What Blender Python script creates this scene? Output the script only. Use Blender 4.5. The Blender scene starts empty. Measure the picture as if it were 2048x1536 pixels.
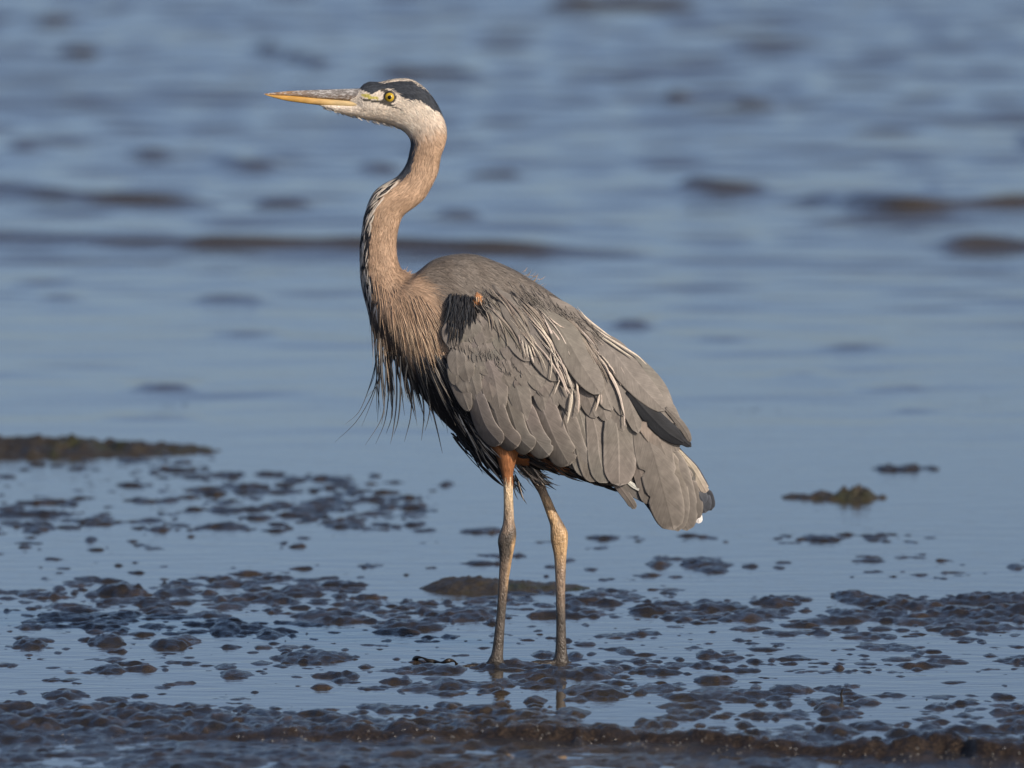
import bpy, math, random
import numpy as np
from mathutils import Vector
from mathutils.bvhtree import BVHTree

rng = np.random.default_rng(7)
random.seed(7)
scene = bpy.context.scene
COL = scene.collection

# ------------------------------------------------------------------ camera
CAM = np.array([0.0, -20.0, 1.9])
SC = 1064.0                      # photo pixels per metre at the bird
PITCH = math.atan((CAM[2] - 0.528) / 20.0)
F = SC * 20.0 / math.cos(PITCH)
FWD = np.array([0, math.cos(PITCH), -math.sin(PITCH)])
UP = np.array([0, math.sin(PITCH), math.cos(PITCH)])
cam = bpy.data.cameras.new('camera')
cam.sensor_width = 36.0
cam.lens = 36.0 * F / 2048.0
cam.clip_start, cam.clip_end = 0.5, 9000
cam.dof.use_dof = True
cam.dof.focus_distance = 19.96
cam.dof.aperture_fstop = cam.lens / 64.0
cam_o = bpy.data.objects.new('camera', cam)
cam_o.location = CAM
cam_o.rotation_euler = (math.pi / 2 - PITCH, 0, 0)
COL.objects.link(cam_o)
scene.camera = cam_o

# ------------------------------------------------------------------ light
SUN_EL, SUN_AZ = math.radians(27), math.radians(180 - 42)     # azimuth clockwise from +Y
world = bpy.data.worlds.new('World')
scene.world = world
world.use_nodes = True
nt = world.node_tree
bg = nt.nodes['Background']
sky = nt.nodes.new('ShaderNodeTexSky')
sky.sky_type = 'NISHITA'
sky.sun_disc = False
sky.sun_elevation = SUN_EL
sky.sun_rotation = SUN_AZ
sky.air_density = 0.5
sky.dust_density = 1.5
sky.ozone_density = 1.5
nt.links.new(sky.outputs[0], bg.inputs[0])
bg.inputs[1].default_value = 0.110
sun = bpy.data.lights.new('sun', 'SUN')
sun.energy = 3.6
sun.angle = math.radians(0.53)
sun.color = (1.0, 0.86, 0.71)
sun_o = bpy.data.objects.new('sun', sun)
sd = Vector((math.sin(SUN_AZ) * math.cos(SUN_EL), math.cos(SUN_AZ) * math.cos(SUN_EL), math.sin(SUN_EL)))
sun_o.rotation_euler = sd.to_track_quat('Z', 'Y').to_euler()
sun_o.location = (0, 0, 30)
COL.objects.link(sun_o)
scene.view_settings.view_transform = 'Standard'
scene.view_settings.look = 'None'
scene.view_settings.gamma = 1
scene.view_settings.exposure = 0.0
scene.render.engine = 'CYCLES'


# ------------------------------------------------------------------ pixel helpers
def ray(px, py):
    px = np.asarray(px, float); py = np.asarray(py, float)
    return (FWD[None, :] + np.stack([(px.ravel() - 1024) / F, np.zeros(px.size), np.zeros(px.size)], 1)
            - UP[None, :] * ((py.ravel() - 768) / F)[:, None])


def P(px, py, y=0.0):
    """points on the vertical plane(s) Y=y seen at a photo pixel"""
    px = np.atleast_1d(np.asarray(px, float)); py = np.atleast_1d(np.asarray(py, float))
    d = ray(px, py)
    t = (np.broadcast_to(y, px.shape) - CAM[1]) / d[:, 1]
    return CAM[None, :] + d * t[:, None]


def G(px, py, z=0.0):
    px = np.atleast_1d(np.asarray(px, float)); py = np.atleast_1d(np.asarray(py, float))
    d = ray(px, py)
    t = (z - CAM[2]) / d[:, 2]
    return CAM[None, :] + d * t[:, None]


def proj(v):
    r = v - CAM[None, :]
    dep = r @ FWD
    return 1024 + F * r[:, 0] / dep, 768 - F * (r @ UP) / dep


def smooth(a, b, x):
    t = np.clip((x - a) / (b - a), 0, 1)
    return t * t * (3 - 2 * t)


def catmull(pts, n):
    pts = np.asarray(pts, float)
    m = len(pts)
    if m == 2:
        u = np.linspace(0, 1, n)[:, None]
        return pts[0] * (1 - u) + pts[1] * u
    ext = np.vstack([2 * pts[0] - pts[1], pts, 2 * pts[-1] - pts[-2]])
    u = np.linspace(0, m - 1, n)
    i = np.minimum(u.astype(int), m - 2)
    t = (u - i)[:, None]
    p0, p1, p2, p3 = ext[i], ext[i + 1], ext[i + 2], ext[i + 3]
    return 0.5 * (2 * p1 + (p2 - p0) * t + (2 * p0 - 5 * p1 + 4 * p2 - p3) * t ** 2 + (3 * p1 - p0 - 3 * p2 + p3) * t ** 3)


def _hash(ix, iy, seed):
    h = (ix.astype(np.int64) * 374761393 + iy.astype(np.int64) * 668265263 + seed * 974634777) & 0xffffffff
    h = ((h ^ (h >> 13)) * 1274126177) & 0xffffffff
    return ((h ^ (h >> 16)) & 0xffff) / 65535.0


def vnoise(x, y, seed=0):
    ix = np.floor(x); iy = np.floor(y)
    fx = x - ix; fy = y - iy
    fx = fx ** 3 * (fx * (fx * 6 - 15) + 10); fy = fy ** 3 * (fy * (fy * 6 - 15) + 10)
    a = _hash(ix, iy, seed); b = _hash(ix + 1, iy, seed); c = _hash(ix, iy + 1, seed); d = _hash(ix + 1, iy + 1, seed)
    return (a * (1 - fx) + b * fx) * (1 - fy) + (c * (1 - fx) + d * fx) * fy


def inpoly(px, py, poly):
    poly = np.asarray(poly, float)
    ins = np.zeros(px.shape, bool)
    j = len(poly) - 1
    for i in range(len(poly)):
        xi, yi = poly[i]; xj, yj = poly[j]
        c = ((yi > py) != (yj > py)) & (px < (xj - xi) * (py - yi) / (yj - yi + 1e-9) + xi)
        ins ^= c
        j = i
    return ins


# ------------------------------------------------------------------ mesh helpers
def make(name, v, f, mat=None, parent=None, col=None, uv=None, extra=None, smooth_shade=True):
    me = bpy.data.meshes.new(name)
    v = np.asarray(v, np.float32); f = np.asarray(f, np.int32)
    k = f.shape[1]
    me.vertices.add(len(v)); me.vertices.foreach_set('co', v.ravel())
    me.loops.add(f.size); me.loops.foreach_set('vertex_index', f.ravel())
    me.polygons.add(len(f))
    me.polygons.foreach_set('loop_start', np.arange(0, f.size, k, dtype=np.int32))
    if smooth_shade:
        me.polygons.foreach_set('use_smooth', np.ones(len(f), bool))
    if uv is not None:
        l = me.uv_layers.new(name='UVMap')
        l.data.foreach_set('uv', np.asarray(uv, np.float32)[f.ravel()].ravel())
    if col is not None:
        a = me.attributes.new('Col', 'FLOAT_COLOR', 'POINT')
        c = np.ones((len(v), 4), np.float32); c[:, :3] = col
        a.data.foreach_set('color', c.ravel())
    if extra:
        for kx, arr in extra.items():
            a = me.attributes.new(kx, 'FLOAT', 'POINT')
            a.data.foreach_set('value', np.asarray(arr, np.float32))
    me.update(calc_edges=True)
    me.validate()
    if mat is not None:
        me.materials.append(mat)
    o = bpy.data.objects.new(name, me)
    COL.objects.link(o)
    if parent is not None:
        o.parent = parent
    return o


def grid_faces(nr, nc, wrap=False):
    r = np.arange(nr - 1)[:, None]
    c = np.arange(nc if wrap else nc - 1)[None, :]
    c1 = (c + 1) % nc
    return np.stack([r * nc + c, r * nc + c1, (r + 1) * nc + c1, (r + 1) * nc + c], -1).reshape(-1, 4)


def tag(o, label=None, cat=None, group=None, kind=None):
    if label: o['label'] = label
    if cat: o['category'] = cat
    if group: o['group'] = group
    if kind: o['kind'] = kind
    return o


# ------------------------------------------------------------------ materials
def mat(name):
    m = bpy.data.materials.new(name)
    m.use_nodes = True
    n = m.node_tree
    b = n.nodes['Principled BSDF']
    return m, n, b


def N(n, t, **kw):
    x = n.nodes.new(t)
    for k, v in kw.items():
        if k in x.inputs.keys():
            x.inputs[k].default_value = v
        else:
            setattr(x, k, v)
    return x


def coords(n, scale=(1, 1, 1)):
    tc = N(n, 'ShaderNodeTexCoord'); mp = N(n, 'ShaderNodeMapping')
    mp.inputs['Scale'].default_value = scale
    n.links.new(tc.outputs['Object'], mp.inputs[0])
    return mp.outputs[0]


def noise(n, vec, scale, detail=4, rough=0.55):
    x = N(n, 'ShaderNodeTexNoise', Scale=scale, Detail=detail, Roughness=rough)
    n.links.new(vec, x.inputs['Vector'])
    return x.outputs['Fac']


def ramp(n, fac, stops):
    r = N(n, 'ShaderNodeValToRGB')
    e = r.color_ramp.elements
    while len(e) < len(stops): e.new(0.5)
    for i, (p, c) in enumerate(stops):
        e[i].position = p
        e[i].color = (*c, 1) if len(c) == 3 else c
    n.links.new(fac, r.inputs[0])
    return r.outputs[0]


def maprange(n, v, a, b, c, d):
    m = N(n, 'ShaderNodeMapRange')
    m.inputs[1].default_value, m.inputs[2].default_value, m.inputs[3].default_value, m.inputs[4].default_value = a, b, c, d
    n.links.new(v, m.inputs[0])
    return m.outputs[0]


def mix(n, a, b, fac, mode='MIX'):
    m = N(n, 'ShaderNodeMix', data_type='RGBA', blend_type=mode)
    for s, v in ((6, a), (7, b)):
        if isinstance(v, tuple): m.inputs[s].default_value = (*v, 1)
        else: n.links.new(v, m.inputs[s])
    if isinstance(fac, (int, float)): m.inputs[0].default_value = fac
    else: n.links.new(fac, m.inputs[0])
    return m.outputs[2]


def bump(n, h, strength, dist, prev=None):
    b = N(n, 'ShaderNodeBump', Strength=strength, Distance=dist)
    n.links.new(h, b.inputs['Height'])
    if prev is not None: n.links.new(prev, b.inputs['Normal'])
    return b.outputs[0]


# water: turbid tidal shallows, almost opaque, mirror-like
M_WATER, n, b = mat('tidal_water')
b.inputs['Base Color'].default_value = (0.066, 0.053, 0.034, 1)
b.inputs['Roughness'].default_value = 0.03
b.inputs['IOR'].default_value = 1.333
v = coords(n, (5, 14, 1))
h1 = noise(n, v, 1.0, 3)
h2 = noise(n, coords(n, (22, 60, 1)), 1.0, 2)
n.links.new(bump(n, h2, 0.10, 0.004, bump(n, h1, 0.12, 0.012)), b.inputs['Normal'])

# wet mud
M_MUD, n, b = mat('wet_mud')
at = N(n, 'ShaderNodeAttribute', attribute_name='dry')
v = coords(n)
n1 = noise(n, v, 14, 5)
n2 = noise(n, v, 160, 4, 0.65)
n3 = noise(n, v, 45, 4)
wetc = ramp(n, n1, [(0.3, (0.018, 0.017, 0.016)), (0.52, (0.028, 0.024, 0.020)), (0.68, (0.058, 0.042, 0.027))])
wetc = mix(n, wetc, (0.016, 0.014, 0.012), maprange(n, n2, 0.58, 0.70, 0, 0.7))
dryc = ramp(n, n2, [(0.35, (0.010, 0.008, 0.006)), (0.55, (0.034, 0.023, 0.015)), (0.72, (0.10, 0.07, 0.045))])
n.links.new(mix(n, wetc, dryc, at.outputs['Fac']), b.inputs['Base Color'])
r1 = maprange(n, n3, 0.35, 0.65, 0.08, 0.26)
mr = N(n, 'ShaderNodeMix', data_type='FLOAT')
n.links.new(at.outputs['Fac'], mr.inputs[0]); n.links.new(r1, mr.inputs[2]); mr.inputs[3].default_value = 0.55
n.links.new(mr.outputs[0], b.inputs['Roughness'])
b.inputs['IOR'].default_value = 1.42
n.links.new(bump(n, n2, 0.5, 0.004, bump(n, n3, 0.35, 0.008)), b.inputs['Normal'])

# weedy mud hump: mud with a skin of green algae on its upper side
M_WEED, n, b = mat('algae_mud')
v = coords(n)
n1 = noise(n, v, 9, 5); n2 = noise(n, v, 120, 4, 0.7)
c = ramp(n, n1, [(0.35, (0.034, 0.030, 0.025)), (0.52, (0.055, 0.044, 0.028)), (0.66, (0.038, 0.042, 0.016)), (0.8, (0.028, 0.033, 0.012))])
n.links.new(mix(n, c, (0.015, 0.013, 0.010), maprange(n, n2, 0.55, 0.7, 0, 0.8)), b.inputs['Base Color'])
n.links.new(maprange(n, n2, 0.3, 0.7, 0.25, 0.7), b.inputs['Roughness'])
n.links.new(bump(n, n2, 0.7, 0.006), b.inputs['Normal'])

M_TWIG, n, b = mat('dark_weed')
b.inputs['Base Color'].default_value = (0.018, 0.014, 0.010, 1)
b.inputs['Roughness'].default_value = 0.45
M_BUB, n, b = mat('bubble_film')
b.inputs['Base Color'].default_value = (0.75, 0.72, 0.66, 1)
b.inputs['Roughness'].default_value = 0.05
b.inputs['Transmission Weight'].default_value = 0.85
b.inputs['IOR'].default_value = 1.33


def feather_mat(name, barb=True):
    m, n, b = mat(name)
    at = N(n, 'ShaderNodeAttribute', attribute_name='Col')
    v = coords(n)
    n1 = noise(n, v, 55, 3)
    f1 = maprange(n, n1, 0.3, 0.7, 0.82, 1.15)
    base = mix(n, at.outputs['Color'], f1, 1.0, 'MULTIPLY')
    b.inputs['Roughness'].default_value = 0.62
    b.inputs['Specular IOR Level'].default_value = 0.28
    b.inputs['Sheen Weight'].default_value = 0.0 if barb else 0.1
    b.inputs['Sheen Roughness'].default_value = 0.5
    if barb:
        uv = N(n, 'ShaderNodeUVMap')
        sp = N(n, 'ShaderNodeSeparateXYZ'); n.links.new(uv.outputs[0], sp.inputs[0])
        # uv.x: metres along the shaft, uv.y: signed metres across
        ab = N(n, 'ShaderNodeMath', operation='ABSOLUTE'); n.links.new(sp.outputs[1], ab.inputs[0])
        k = N(n, 'ShaderNodeMath', operation='MULTIPLY_ADD'); n.links.new(ab.outputs[0], k.inputs[0]); k.inputs[1].default_value = -1.5
        n.links.new(sp.outputs[0], k.inputs[2])
        cb = N(n, 'ShaderNodeCombineXYZ'); n.links.new(k.outputs[0], cb.inputs[0])
        s2 = N(n, 'ShaderNodeMath', operation='MULTIPLY'); n.links.new(sp.outputs[1], s2.inputs[0]); s2.inputs[1].default_value = 0.12
        n.links.new(s2.outputs[0], cb.inputs[1])
        nb = N(n, 'ShaderNodeTexNoise', Scale=700.0, Detail=2.0); n.links.new(cb.outputs[0], nb.inputs['Vector'])
        f2 = maprange(n, nb.outputs['Fac'], 0.3, 0.7, 0.87, 1.12)
        base = mix(n, base, f2, 1.0, 'MULTIPLY')
        nb2 = N(n, 'ShaderNodeTexNoise', Scale=190.0, Detail=3.0); n.links.new(cb.outputs[0], nb2.inputs['Vector'])
        base = mix(n, base, maprange(n, nb2.outputs['Fac'], 0.28, 0.72, 0.89, 1.11), 1.0, 'MULTIPLY')
        n.links.new(bump(n, nb.outputs['Fac'], 0.25, 0.0012), b.inputs['Normal'])
    n.links.new(base, b.inputs['Base Color'])
    return m


M_FEATHER = feather_mat('feather_vane')
M_DOWN = feather_mat('feather_strand', False)
M_BODY, n, b = mat('plumage_skin')
at = N(n, 'ShaderNodeAttribute', attribute_name='Col')
n2 = noise(n, coords(n), 260, 3)
n.links.new(mix(n, at.outputs['Color'], maprange(n, n2, 0.3, 0.7, 0.7, 1.2), 1.0, 'MULTIPLY'), b.inputs['Base Color'])
b.inputs['Roughness'].default_value = 0.75
b.inputs['Specular IOR Level'].default_value = 0.2
n.links.new(bump(n, n2, 0.5, 0.003), b.inputs['Normal'])
M_LEG, n, b = mat('leg_scales')
at = N(n, 'ShaderNodeAttribute', attribute_name='Col')
v = coords(n, (1, 1, 0.6))
vo = N(n, 'ShaderNodeTexVoronoi', feature='DISTANCE_TO_EDGE', Scale=230.0); n.links.new(v, vo.inputs['Vector'])
n2 = noise(n, coords(n, (1, 1, 0.35)), 170, 4, 0.65)
c = mix(n, at.outputs['Color'], maprange(n, n2, 0.3, 0.72, 0.35, 1.55), 1.0, 'MULTIPLY')
c = mix(n, c, (0.20, 0.165, 0.13), maprange(n, vo.outputs['Distance'], 0.0, 0.05, 0.35, 0.0))
n.links.new(c, b.inputs['Base Color'])
b.inputs['Roughness'].default_value = 0.42
n.links.new(bump(n, n2, 0.45, 0.003, bump(n, vo.outputs['Distance'], 0.6, 0.003)), b.inputs['Normal'])

M_BILLU, n, b = mat('upper_bill_horn')
at = N(n, 'ShaderNodeAttribute', attribute_name='Col')
n2 = noise(n, coords(n, (1, 1, 3.2)), 130, 5, 0.7)
c = mix(n, at.outputs['Color'], (0.60, 0.59, 0.58), maprange(n, n2, 0.50, 0.57, 0, 0.8))
c = mix(n, c, (0.05, 0.045, 0.045), maprange(n, noise(n, coords(n, (1, 1, 4)), 90, 4, 0.7), 0.54, 0.66, 0, 0.7))
n.links.new(c, b.inputs['Base Color'])
b.inputs['Roughness'].default_value = 0.4
M_BILLL, n, b = mat('lower_bill_horn')
at = N(n, 'ShaderNodeAttribute', attribute_name='Col')
n2 = noise(n, coords(n, (0.5, 1, 2)), 120, 4)
n.links.new(mix(n, at.outputs['Color'], maprange(n, n2, 0.3, 0.7, 0.8, 1.15), 1.0, 'MULTIPLY'), b.inputs['Base Color'])
b.inputs['Roughness'].default_value = 0.38


def plain(name, c, r):
    m, n, b = mat(name)
    v = noise(n, coords(n), 400, 3)
    n.links.new(mix(n, c, tuple(x * 0.7 for x in c), maprange(n, v, 0.35, 0.65, 0, 1)), b.inputs['Base Color'])
    b.inputs['Roughness'].default_value = r
    return m


M_EYERING = plain('eye_ring_skin', (0.03, 0.03, 0.03), 0.4)
M_IRIS = plain('iris_yellow', (0.62, 0.42, 0.035), 0.08)
M_PUPIL = plain('pupil_black', (0.004, 0.004, 0.004), 0.05)

# ------------------------------------------------------------------ water sheet
def geo(a, b, s0, k):
    out = [a]; s = s0
    while out[-1] < b:
        out.append(out[-1] + s); s *= k
    return out


ypos = np.array(list(np.arange(-30, -3, 3.0)) + list(np.arange(-3, 5, 0.25)) + list(np.arange(5, 17, 0.04))
                + list(np.arange(17, 48, 0.06)) + geo(48, 5000, 0.1, 1.07))
xh = np.array(list(np.arange(0, 4, 0.045)) + geo(4, 3500, 0.08, 1.12))
xpos = np.concatenate([-xh[:0:-1], xh])
X, Y = np.meshgrid(xpos, ypos)


def fbm_wave(X, Y, lx, ly, seed):
    wx = X + 0.5 * lx * (vnoise(X / (lx * 2.1), Y / (ly * 3.0), seed + 5) - 0.5)
    wy = Y + 0.8 * ly * (vnoise(X / (lx * 1.4), Y / (ly * 4.0), seed + 9) - 0.5) * 2
    return vnoise(wx / lx, wy / ly, seed) - 0.5


fade = 1 - smooth(60, 130, Y)
fx = 1 - smooth(6, 14, np.abs(X))
A = (0.0050 * smooth(4.5, 8.5, Y) + 0.0085 * smooth(9, 14, Y) + 0.009 * smooth(15, 26, Y))
Z = A * (1.0 * fbm_wave(X, Y, 0.72, 0.42, 11) + 1.0 * fbm_wave(X, Y, 0.30, 0.20, 23) + 0.9 * fbm_wave(X, Y, 2.2, 1.1, 31) + 1.1 * np.maximum(fbm_wave(X, Y, 0.7, 0.33, 37), 0) * 2 * vnoise(X / 1.3, Y / 2.2, 38)) * fade * fx
Z += 0.0022 * smooth(4.5, 8, Y) * (1 - smooth(20, 34, Y)) * (vnoise(X / 0.9, Y / 1.6, 52) ** 1.5) * (2 * fbm_wave(X, Y, 0.20, 0.13, 51)) * fx
ridges = [  # crest lines of wavelets (photo pixels), height m
    ([(-200, 470), (0, 478), (150, 486), (300, 490), (520, 494), (700, 497), (900, 506), (1050, 509), (1180, 514), (1300, 519)], 0.030),
    ([(1340, 378), (1440, 384), (1550, 380)], 0.030), ([(1585, 398), (1680, 408), (1800, 421), (1950, 417), (2300, 405)], 0.036),
    ([(-100, 380), (0, 386), (150, 399), (350, 404), (450, 410)], 0.028), ([(500, 412), (560, 414), (620, 415)], 0.022),
    ([(250, 312), (290, 316), (340, 316)], 0.026), ([(420, 326), (490, 332), (560, 331)], 0.024),
    ([(920, 352), (980, 355), (1050, 356)], 0.022), ([(1870, 494), (1950, 490), (2200, 492)], 0.022),
    ([(490, 95), (570, 113), (660, 126)], 0.045), ([(750, 146), (860, 150), (980, 153)], 0.032),
    ([(1090, 12), (1250, 14), (1420, 16)], 0.045), ([(1325, 194), (1350, 196), (1385, 194)], 0.034),
    ([(1465, 210), (1510, 212), (1560, 210)], 0.036), ([(2000, 262), (2040, 284), (2200, 300)], 0.042),
    ([(30, 36), (100, 44), (180, 40)], 0.030), ([(120, 105), (160, 108), (200, 106)], 0.026), ([(0, 302), (40, 306), (85, 303)], 0.026),
    ([(60, 596), (110, 600), (170, 598)], 0.012), ([(390, 600), (450, 596), (530, 604)], 0.014), ([(270, 782), (335, 785), (385, 784)], 0.016),
    ([(1215, 655), (1265, 657), (1312, 656)], 0.018), ([(420, 668), (480, 672), (560, 668)], 0.010), ([(1560, 750), (1620, 754), (1660, 750)], 0.007),
    ([(1700, 776), (1770, 778), (1850, 777)], 0.007), ([(1780, 824), (1810, 826), (1860, 825)], 0.006), ([(190, 842), (290, 845), (400, 843)], 0.005),
    ([(720, 335), (760, 338), (800, 336)], 0.022), ([(1820, 370), (1860, 374), (1900, 372)], 0.02), ([(870, 430), (920, 433), (970, 431)], 0.018),
    ([(20, 565), (80, 568), (150, 566)], 0.009), ([(1640, 690), (1700, 693), (1760, 690)], 0.008), ([(1400, 680), (1440, 683), (1490, 681)], 0.008),
]
for k, (pl, hh) in enumerate(ridges):
    pl = catmull(pl, 30)
    g = G(pl[:, 0], pl[:, 1])
    x0, x1 = g[:, 0].min(), g[:, 0].max()
    m = (X > x0 - 0.05) & (X < x1 + 0.05) & (np.abs(Y - g[:, 1].mean()) < 6)
    xs, ys = X[m], Y[m]
    yc = np.interp(xs, g[:, 0], g[:, 1]) + 0.25 * (vnoise(xs / 0.3, xs * 0 + k, 77) - 0.5)
    u = (xs - x0) / (x1 - x0)
    env = np.clip(np.minimum(u, 1 - u) * 5, 0, 1) ** 0.6 * (0.85 + 0.4 * vnoise(xs / 0.22, xs * 0 + k * 3.1, 78))
    dy = ys - yc
    wf, wb = 0.05 + hh * 1.2, 0.16 + hh * 4
    pr = np.where(dy < 0, np.exp(-(dy / wf) ** 2), np.exp(-(dy / wb) ** 2))
    Z[m] += hh * (1.05 if hh > .02 else 1.0) * env * pr
o = make('water', np.stack([X.ravel(), Y.ravel(), Z.ravel()], 1), grid_faces(*X.shape), M_WATER)
tag(o, 'blue grey rippled tidal water reflecting the sky', kind='structure')

# ------------------------------------------------------------------ mud flat
xf = np.arange(0, 1.62, 0.0048)
xh = np.array(list(xf) + geo(1.63, 60, 0.015, 1.17))
xpos = np.concatenate([-xh[:0:-1], xh])
ypos = np.array(list(-np.array(geo(2.3, 40, 0.03, 1.2))[::-1]) + list(np.arange(-2.28, 7.6, 0.0105)))
X, Y = np.meshgrid(xpos, ypos)
pv = np.stack([X.ravel(), Y.ravel(), np.zeros(X.size)], 1)
far = Y < -15
PX, PY = proj(np.where(pv[:, 1:2] < -15, np.array([[0, -15, 0]]), pv))
PX, PY = PX.reshape(X.shape), PY.reshape(X.shape)
Z = np.full(X.shape, -0.0048)
regs = [(0, 430, 900, 960, 6), (0, 240, 1008, 1060, 11), (270, 860, 992, 1062, 10), (380, 720, 948, 990, 8), (0, 420, 960, 1010, 3),
        (740, 900, 950, 1030, 3), (900, 980, 1045, 1065, 2), (0, 700, 1062, 1150, 1.1), (700, 1200, 1080, 1160, .8), (0, 130, 1092, 1105, 5),
        (1180, 1560, 1070, 1086, 4), (1560, 1900, 1066, 1090, 10), (1280, 1600, 1115, 1150, 2.5), (1700, 2048, 1108, 1160, 6),
        (1150, 1350, 1150, 1190, 4), (60, 720, 1155, 1245, 11), (0, 100, 1180, 1240, 6), (700, 1000, 1195, 1245, 11), (1000, 1350, 1175, 1240, 10),
        (1350, 2048, 1190, 1245, 12), (0, 2048, 1245, 1345, 4.2), (1000, 1750, 1250, 1300, 3), (0, 500, 1330, 1420, 2.6), (800, 1330, 1328, 1388, 8),
        (1330, 1720, 1365, 1440, 8), (1850, 2048, 1390, 1465, 8), (500, 2048, 1345, 1440, 1.2), (0, 1150, 1410, 1470, 9), (1150, 2048, 1445, 1490, 3)]
bumps = []
for (x0, x1, y0, y1, den) in regs:
    if x0 == 0: x0 = -1500
    if x1 == 2048: x1 = 3550
    for _ in range(int(den * 7.5 * (x1 - x0) * (y1 - y0) / 1e4)):
        bx, by = rng.uniform(x0, x1), rng.uniform(y0, y1)
        s = rng.lognormal(-.22, 0.5)
        bumps.append((bx, by, 15.5 * s * rng.uniform(0.6, 2.2), rng.uniform(0.018, 0.048) * s ** 0.8, rng.uniform(0.0040, 0.0078) * s ** 0.55))
for (bx, by, rx, h) in [(1415, 1130, 60, .019), (1320, 1130, 32, .012), (1500, 1132, 26, .011), (1465, 1390, 90, .014), (1080, 1352, 55, .022), (985, 1334, 45, .021),
                        (880, 1340, 70, .020), (1180, 1345, 70, .017), (1420, 1140, 40, .01), (220, 1340, 50, .018), (130, 1390, 60, .022), (470, 1350, 45, .018),
                        (1090, 1310, 45, .013), (1030, 1328, 20, .02), (1150, 1313, 22, .018), (240, 1185, 60, .028), (1700, 1192, 50, .02), (1980, 1200, 110, .026),
                        (1920, 1225, 70, .022), (1560, 1205, 60, .022), (460, 1250, 45, .02), (215, 1285, 45, .024), (340, 1290, 50, .024), (60, 1290, 40, .02)]:
    bumps.append((bx, by, rx, 0.06 + 0.0006 * rx, h * .5 + 0.004))
bumps = np.array(bumps)
bg_ = G(bumps[:, 0], bumps[:, 1])
ix = np.arange(len(ypos))
for (bx, by, rx, ry, h), g in zip(bumps, bg_):
    rxm = rx / F * (g[1] + 20)
    a0, a1 = np.searchsorted(xpos, [g[0] - rxm * 1.5, g[0] + rxm * 1.5])
    b0, b1 = np.searchsorted(ypos, [g[1] - ry * 1.5, g[1] + ry * 1.5])
    if a1 - a0 < 2 or b1 - b0 < 2: continue
    dx = (X[b0:b1, a0:a1] - g[0]) / rxm
    dy = (Y[b0:b1, a0:a1] - g[1]) / ry
    w = 0.5 * (vnoise(X[b0:b1, a0:a1] / 0.014, Y[b0:b1, a0:a1] / 0.022, 3) - 0.5)
    q = np.clip(1 - (dx * dx + dy * dy) + w, 0, 1.2)
    q = np.clip(q, 0, 1); q = 0.72 * q ** 1.1 + 0.28 * (1 - (1 - q) ** 2.2)
    Z[b0:b1, a0:a1] = np.maximum(Z[b0:b1, a0:a1], -0.0048 + 0.98 * h * q) + 0.16 * h * q * q
for (x0, x1, y0, y1, den) in regs:
    if den < 8: continue
    if x0 == 0: x0 = -1500
    if x1 == 2048: x1 = 3550
    zone = smooth(x0 - 40, x0 + 60, PX) * smooth(x1 + 40, x1 - 60, PX) * smooth(y0 - 8, y0 + 14, PY) * smooth(y1 + 8, y1 - 14, PY)
    Z += zone * (0.0085 * (vnoise(X / 0.07, Y / 0.10, 21) - 0.36) + 0.004 * (vnoise(X / 0.028, Y / 0.045, 22) - 0.5))
nearm = smooth(1400, 1455, PY + 0.05 * np.clip(700 - PX, -300, 700))
lvl = smooth(1418, 1462, PY + 25 * smooth(900, 0, PX) - 20 * smooth(900, 1500, PX) + 26 * (vnoise(X / .25, Y / .3, 15) - .5))
rip = (0.011 * (vnoise(X / 0.055 + 0.3 * vnoise(X / .03, Y / .05, 8), Y / 0.075, 5) - 0.42) + 0.005 * (vnoise(X / 0.022, Y / 0.035, 6) - 0.5))
Z += lvl * (0.0048 + 0.0015) + lvl * rip
Z += 0.0036 * (vnoise(X / 0.018, Y / 0.024, 9) - 0.5) + 0.0020 * (vnoise(X / 0.010, Y / 0.017, 10) - 0.5)
Z += 0.005 * (vnoise(X / 0.3, Y / 0.35, 12) - 0.58) * (1 - lvl)
# brown gritty ridge across the foreground
rp = catmull([(-900, 1476), (-200, 1476), (230, 1471), (430, 1470), (600, 1465), (850, 1462), (1050, 1462), (1350, 1472), (1600, 1487), (1700, 1493),
              (1800, 1489), (1880, 1479), (1930, 1482), (2000, 1497), (2300, 1500), (3000, 1500)], 400)
rt = np.interp(rp[:, 0], [-900, 200, 600, 850, 1300, 1700, 1900, 2000, 3000], [7, 8, 13, 18, 24, 24, 34, 26, 26])
rg = G(rp[:, 0], rp[:, 1] + rt * 1.1)
yc = np.interp(X, rg[:, 0], rg[:, 1]) + 0.05 * (vnoise(X / 0.16, X * 0, 41) - 0.5)
hr = np.interp(X, rg[:, 0], rt) / SC * 0.85 * (0.75 + 0.5 * vnoise(X / 0.13, X * 0 + 7, 42))
dy = Y - yc
ridge = np.where(dy < 0.05, np.exp(-((dy - 0.05) / 0.045) ** 2), np.exp(-((dy - 0.05) / 0.13) ** 2)) * (np.abs(dy) < 1)
Z += hr * ridge * (0.72 + 0.34 * vnoise(X / 0.011, Y / 0.016, 43) + 0.22 * vnoise(X / 0.03, Y / 0.03, 44))
dry = smooth(0.12, 0.4, ridge) * smooth(0.10, 0.03, dy) * smooth(0.004, 0.012, hr)
front = smooth(0.0, -0.35, dy)
Z += front * 0.004 * (vnoise(X / 0.09, Y / 0.12, 46) - 0.2)
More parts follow.
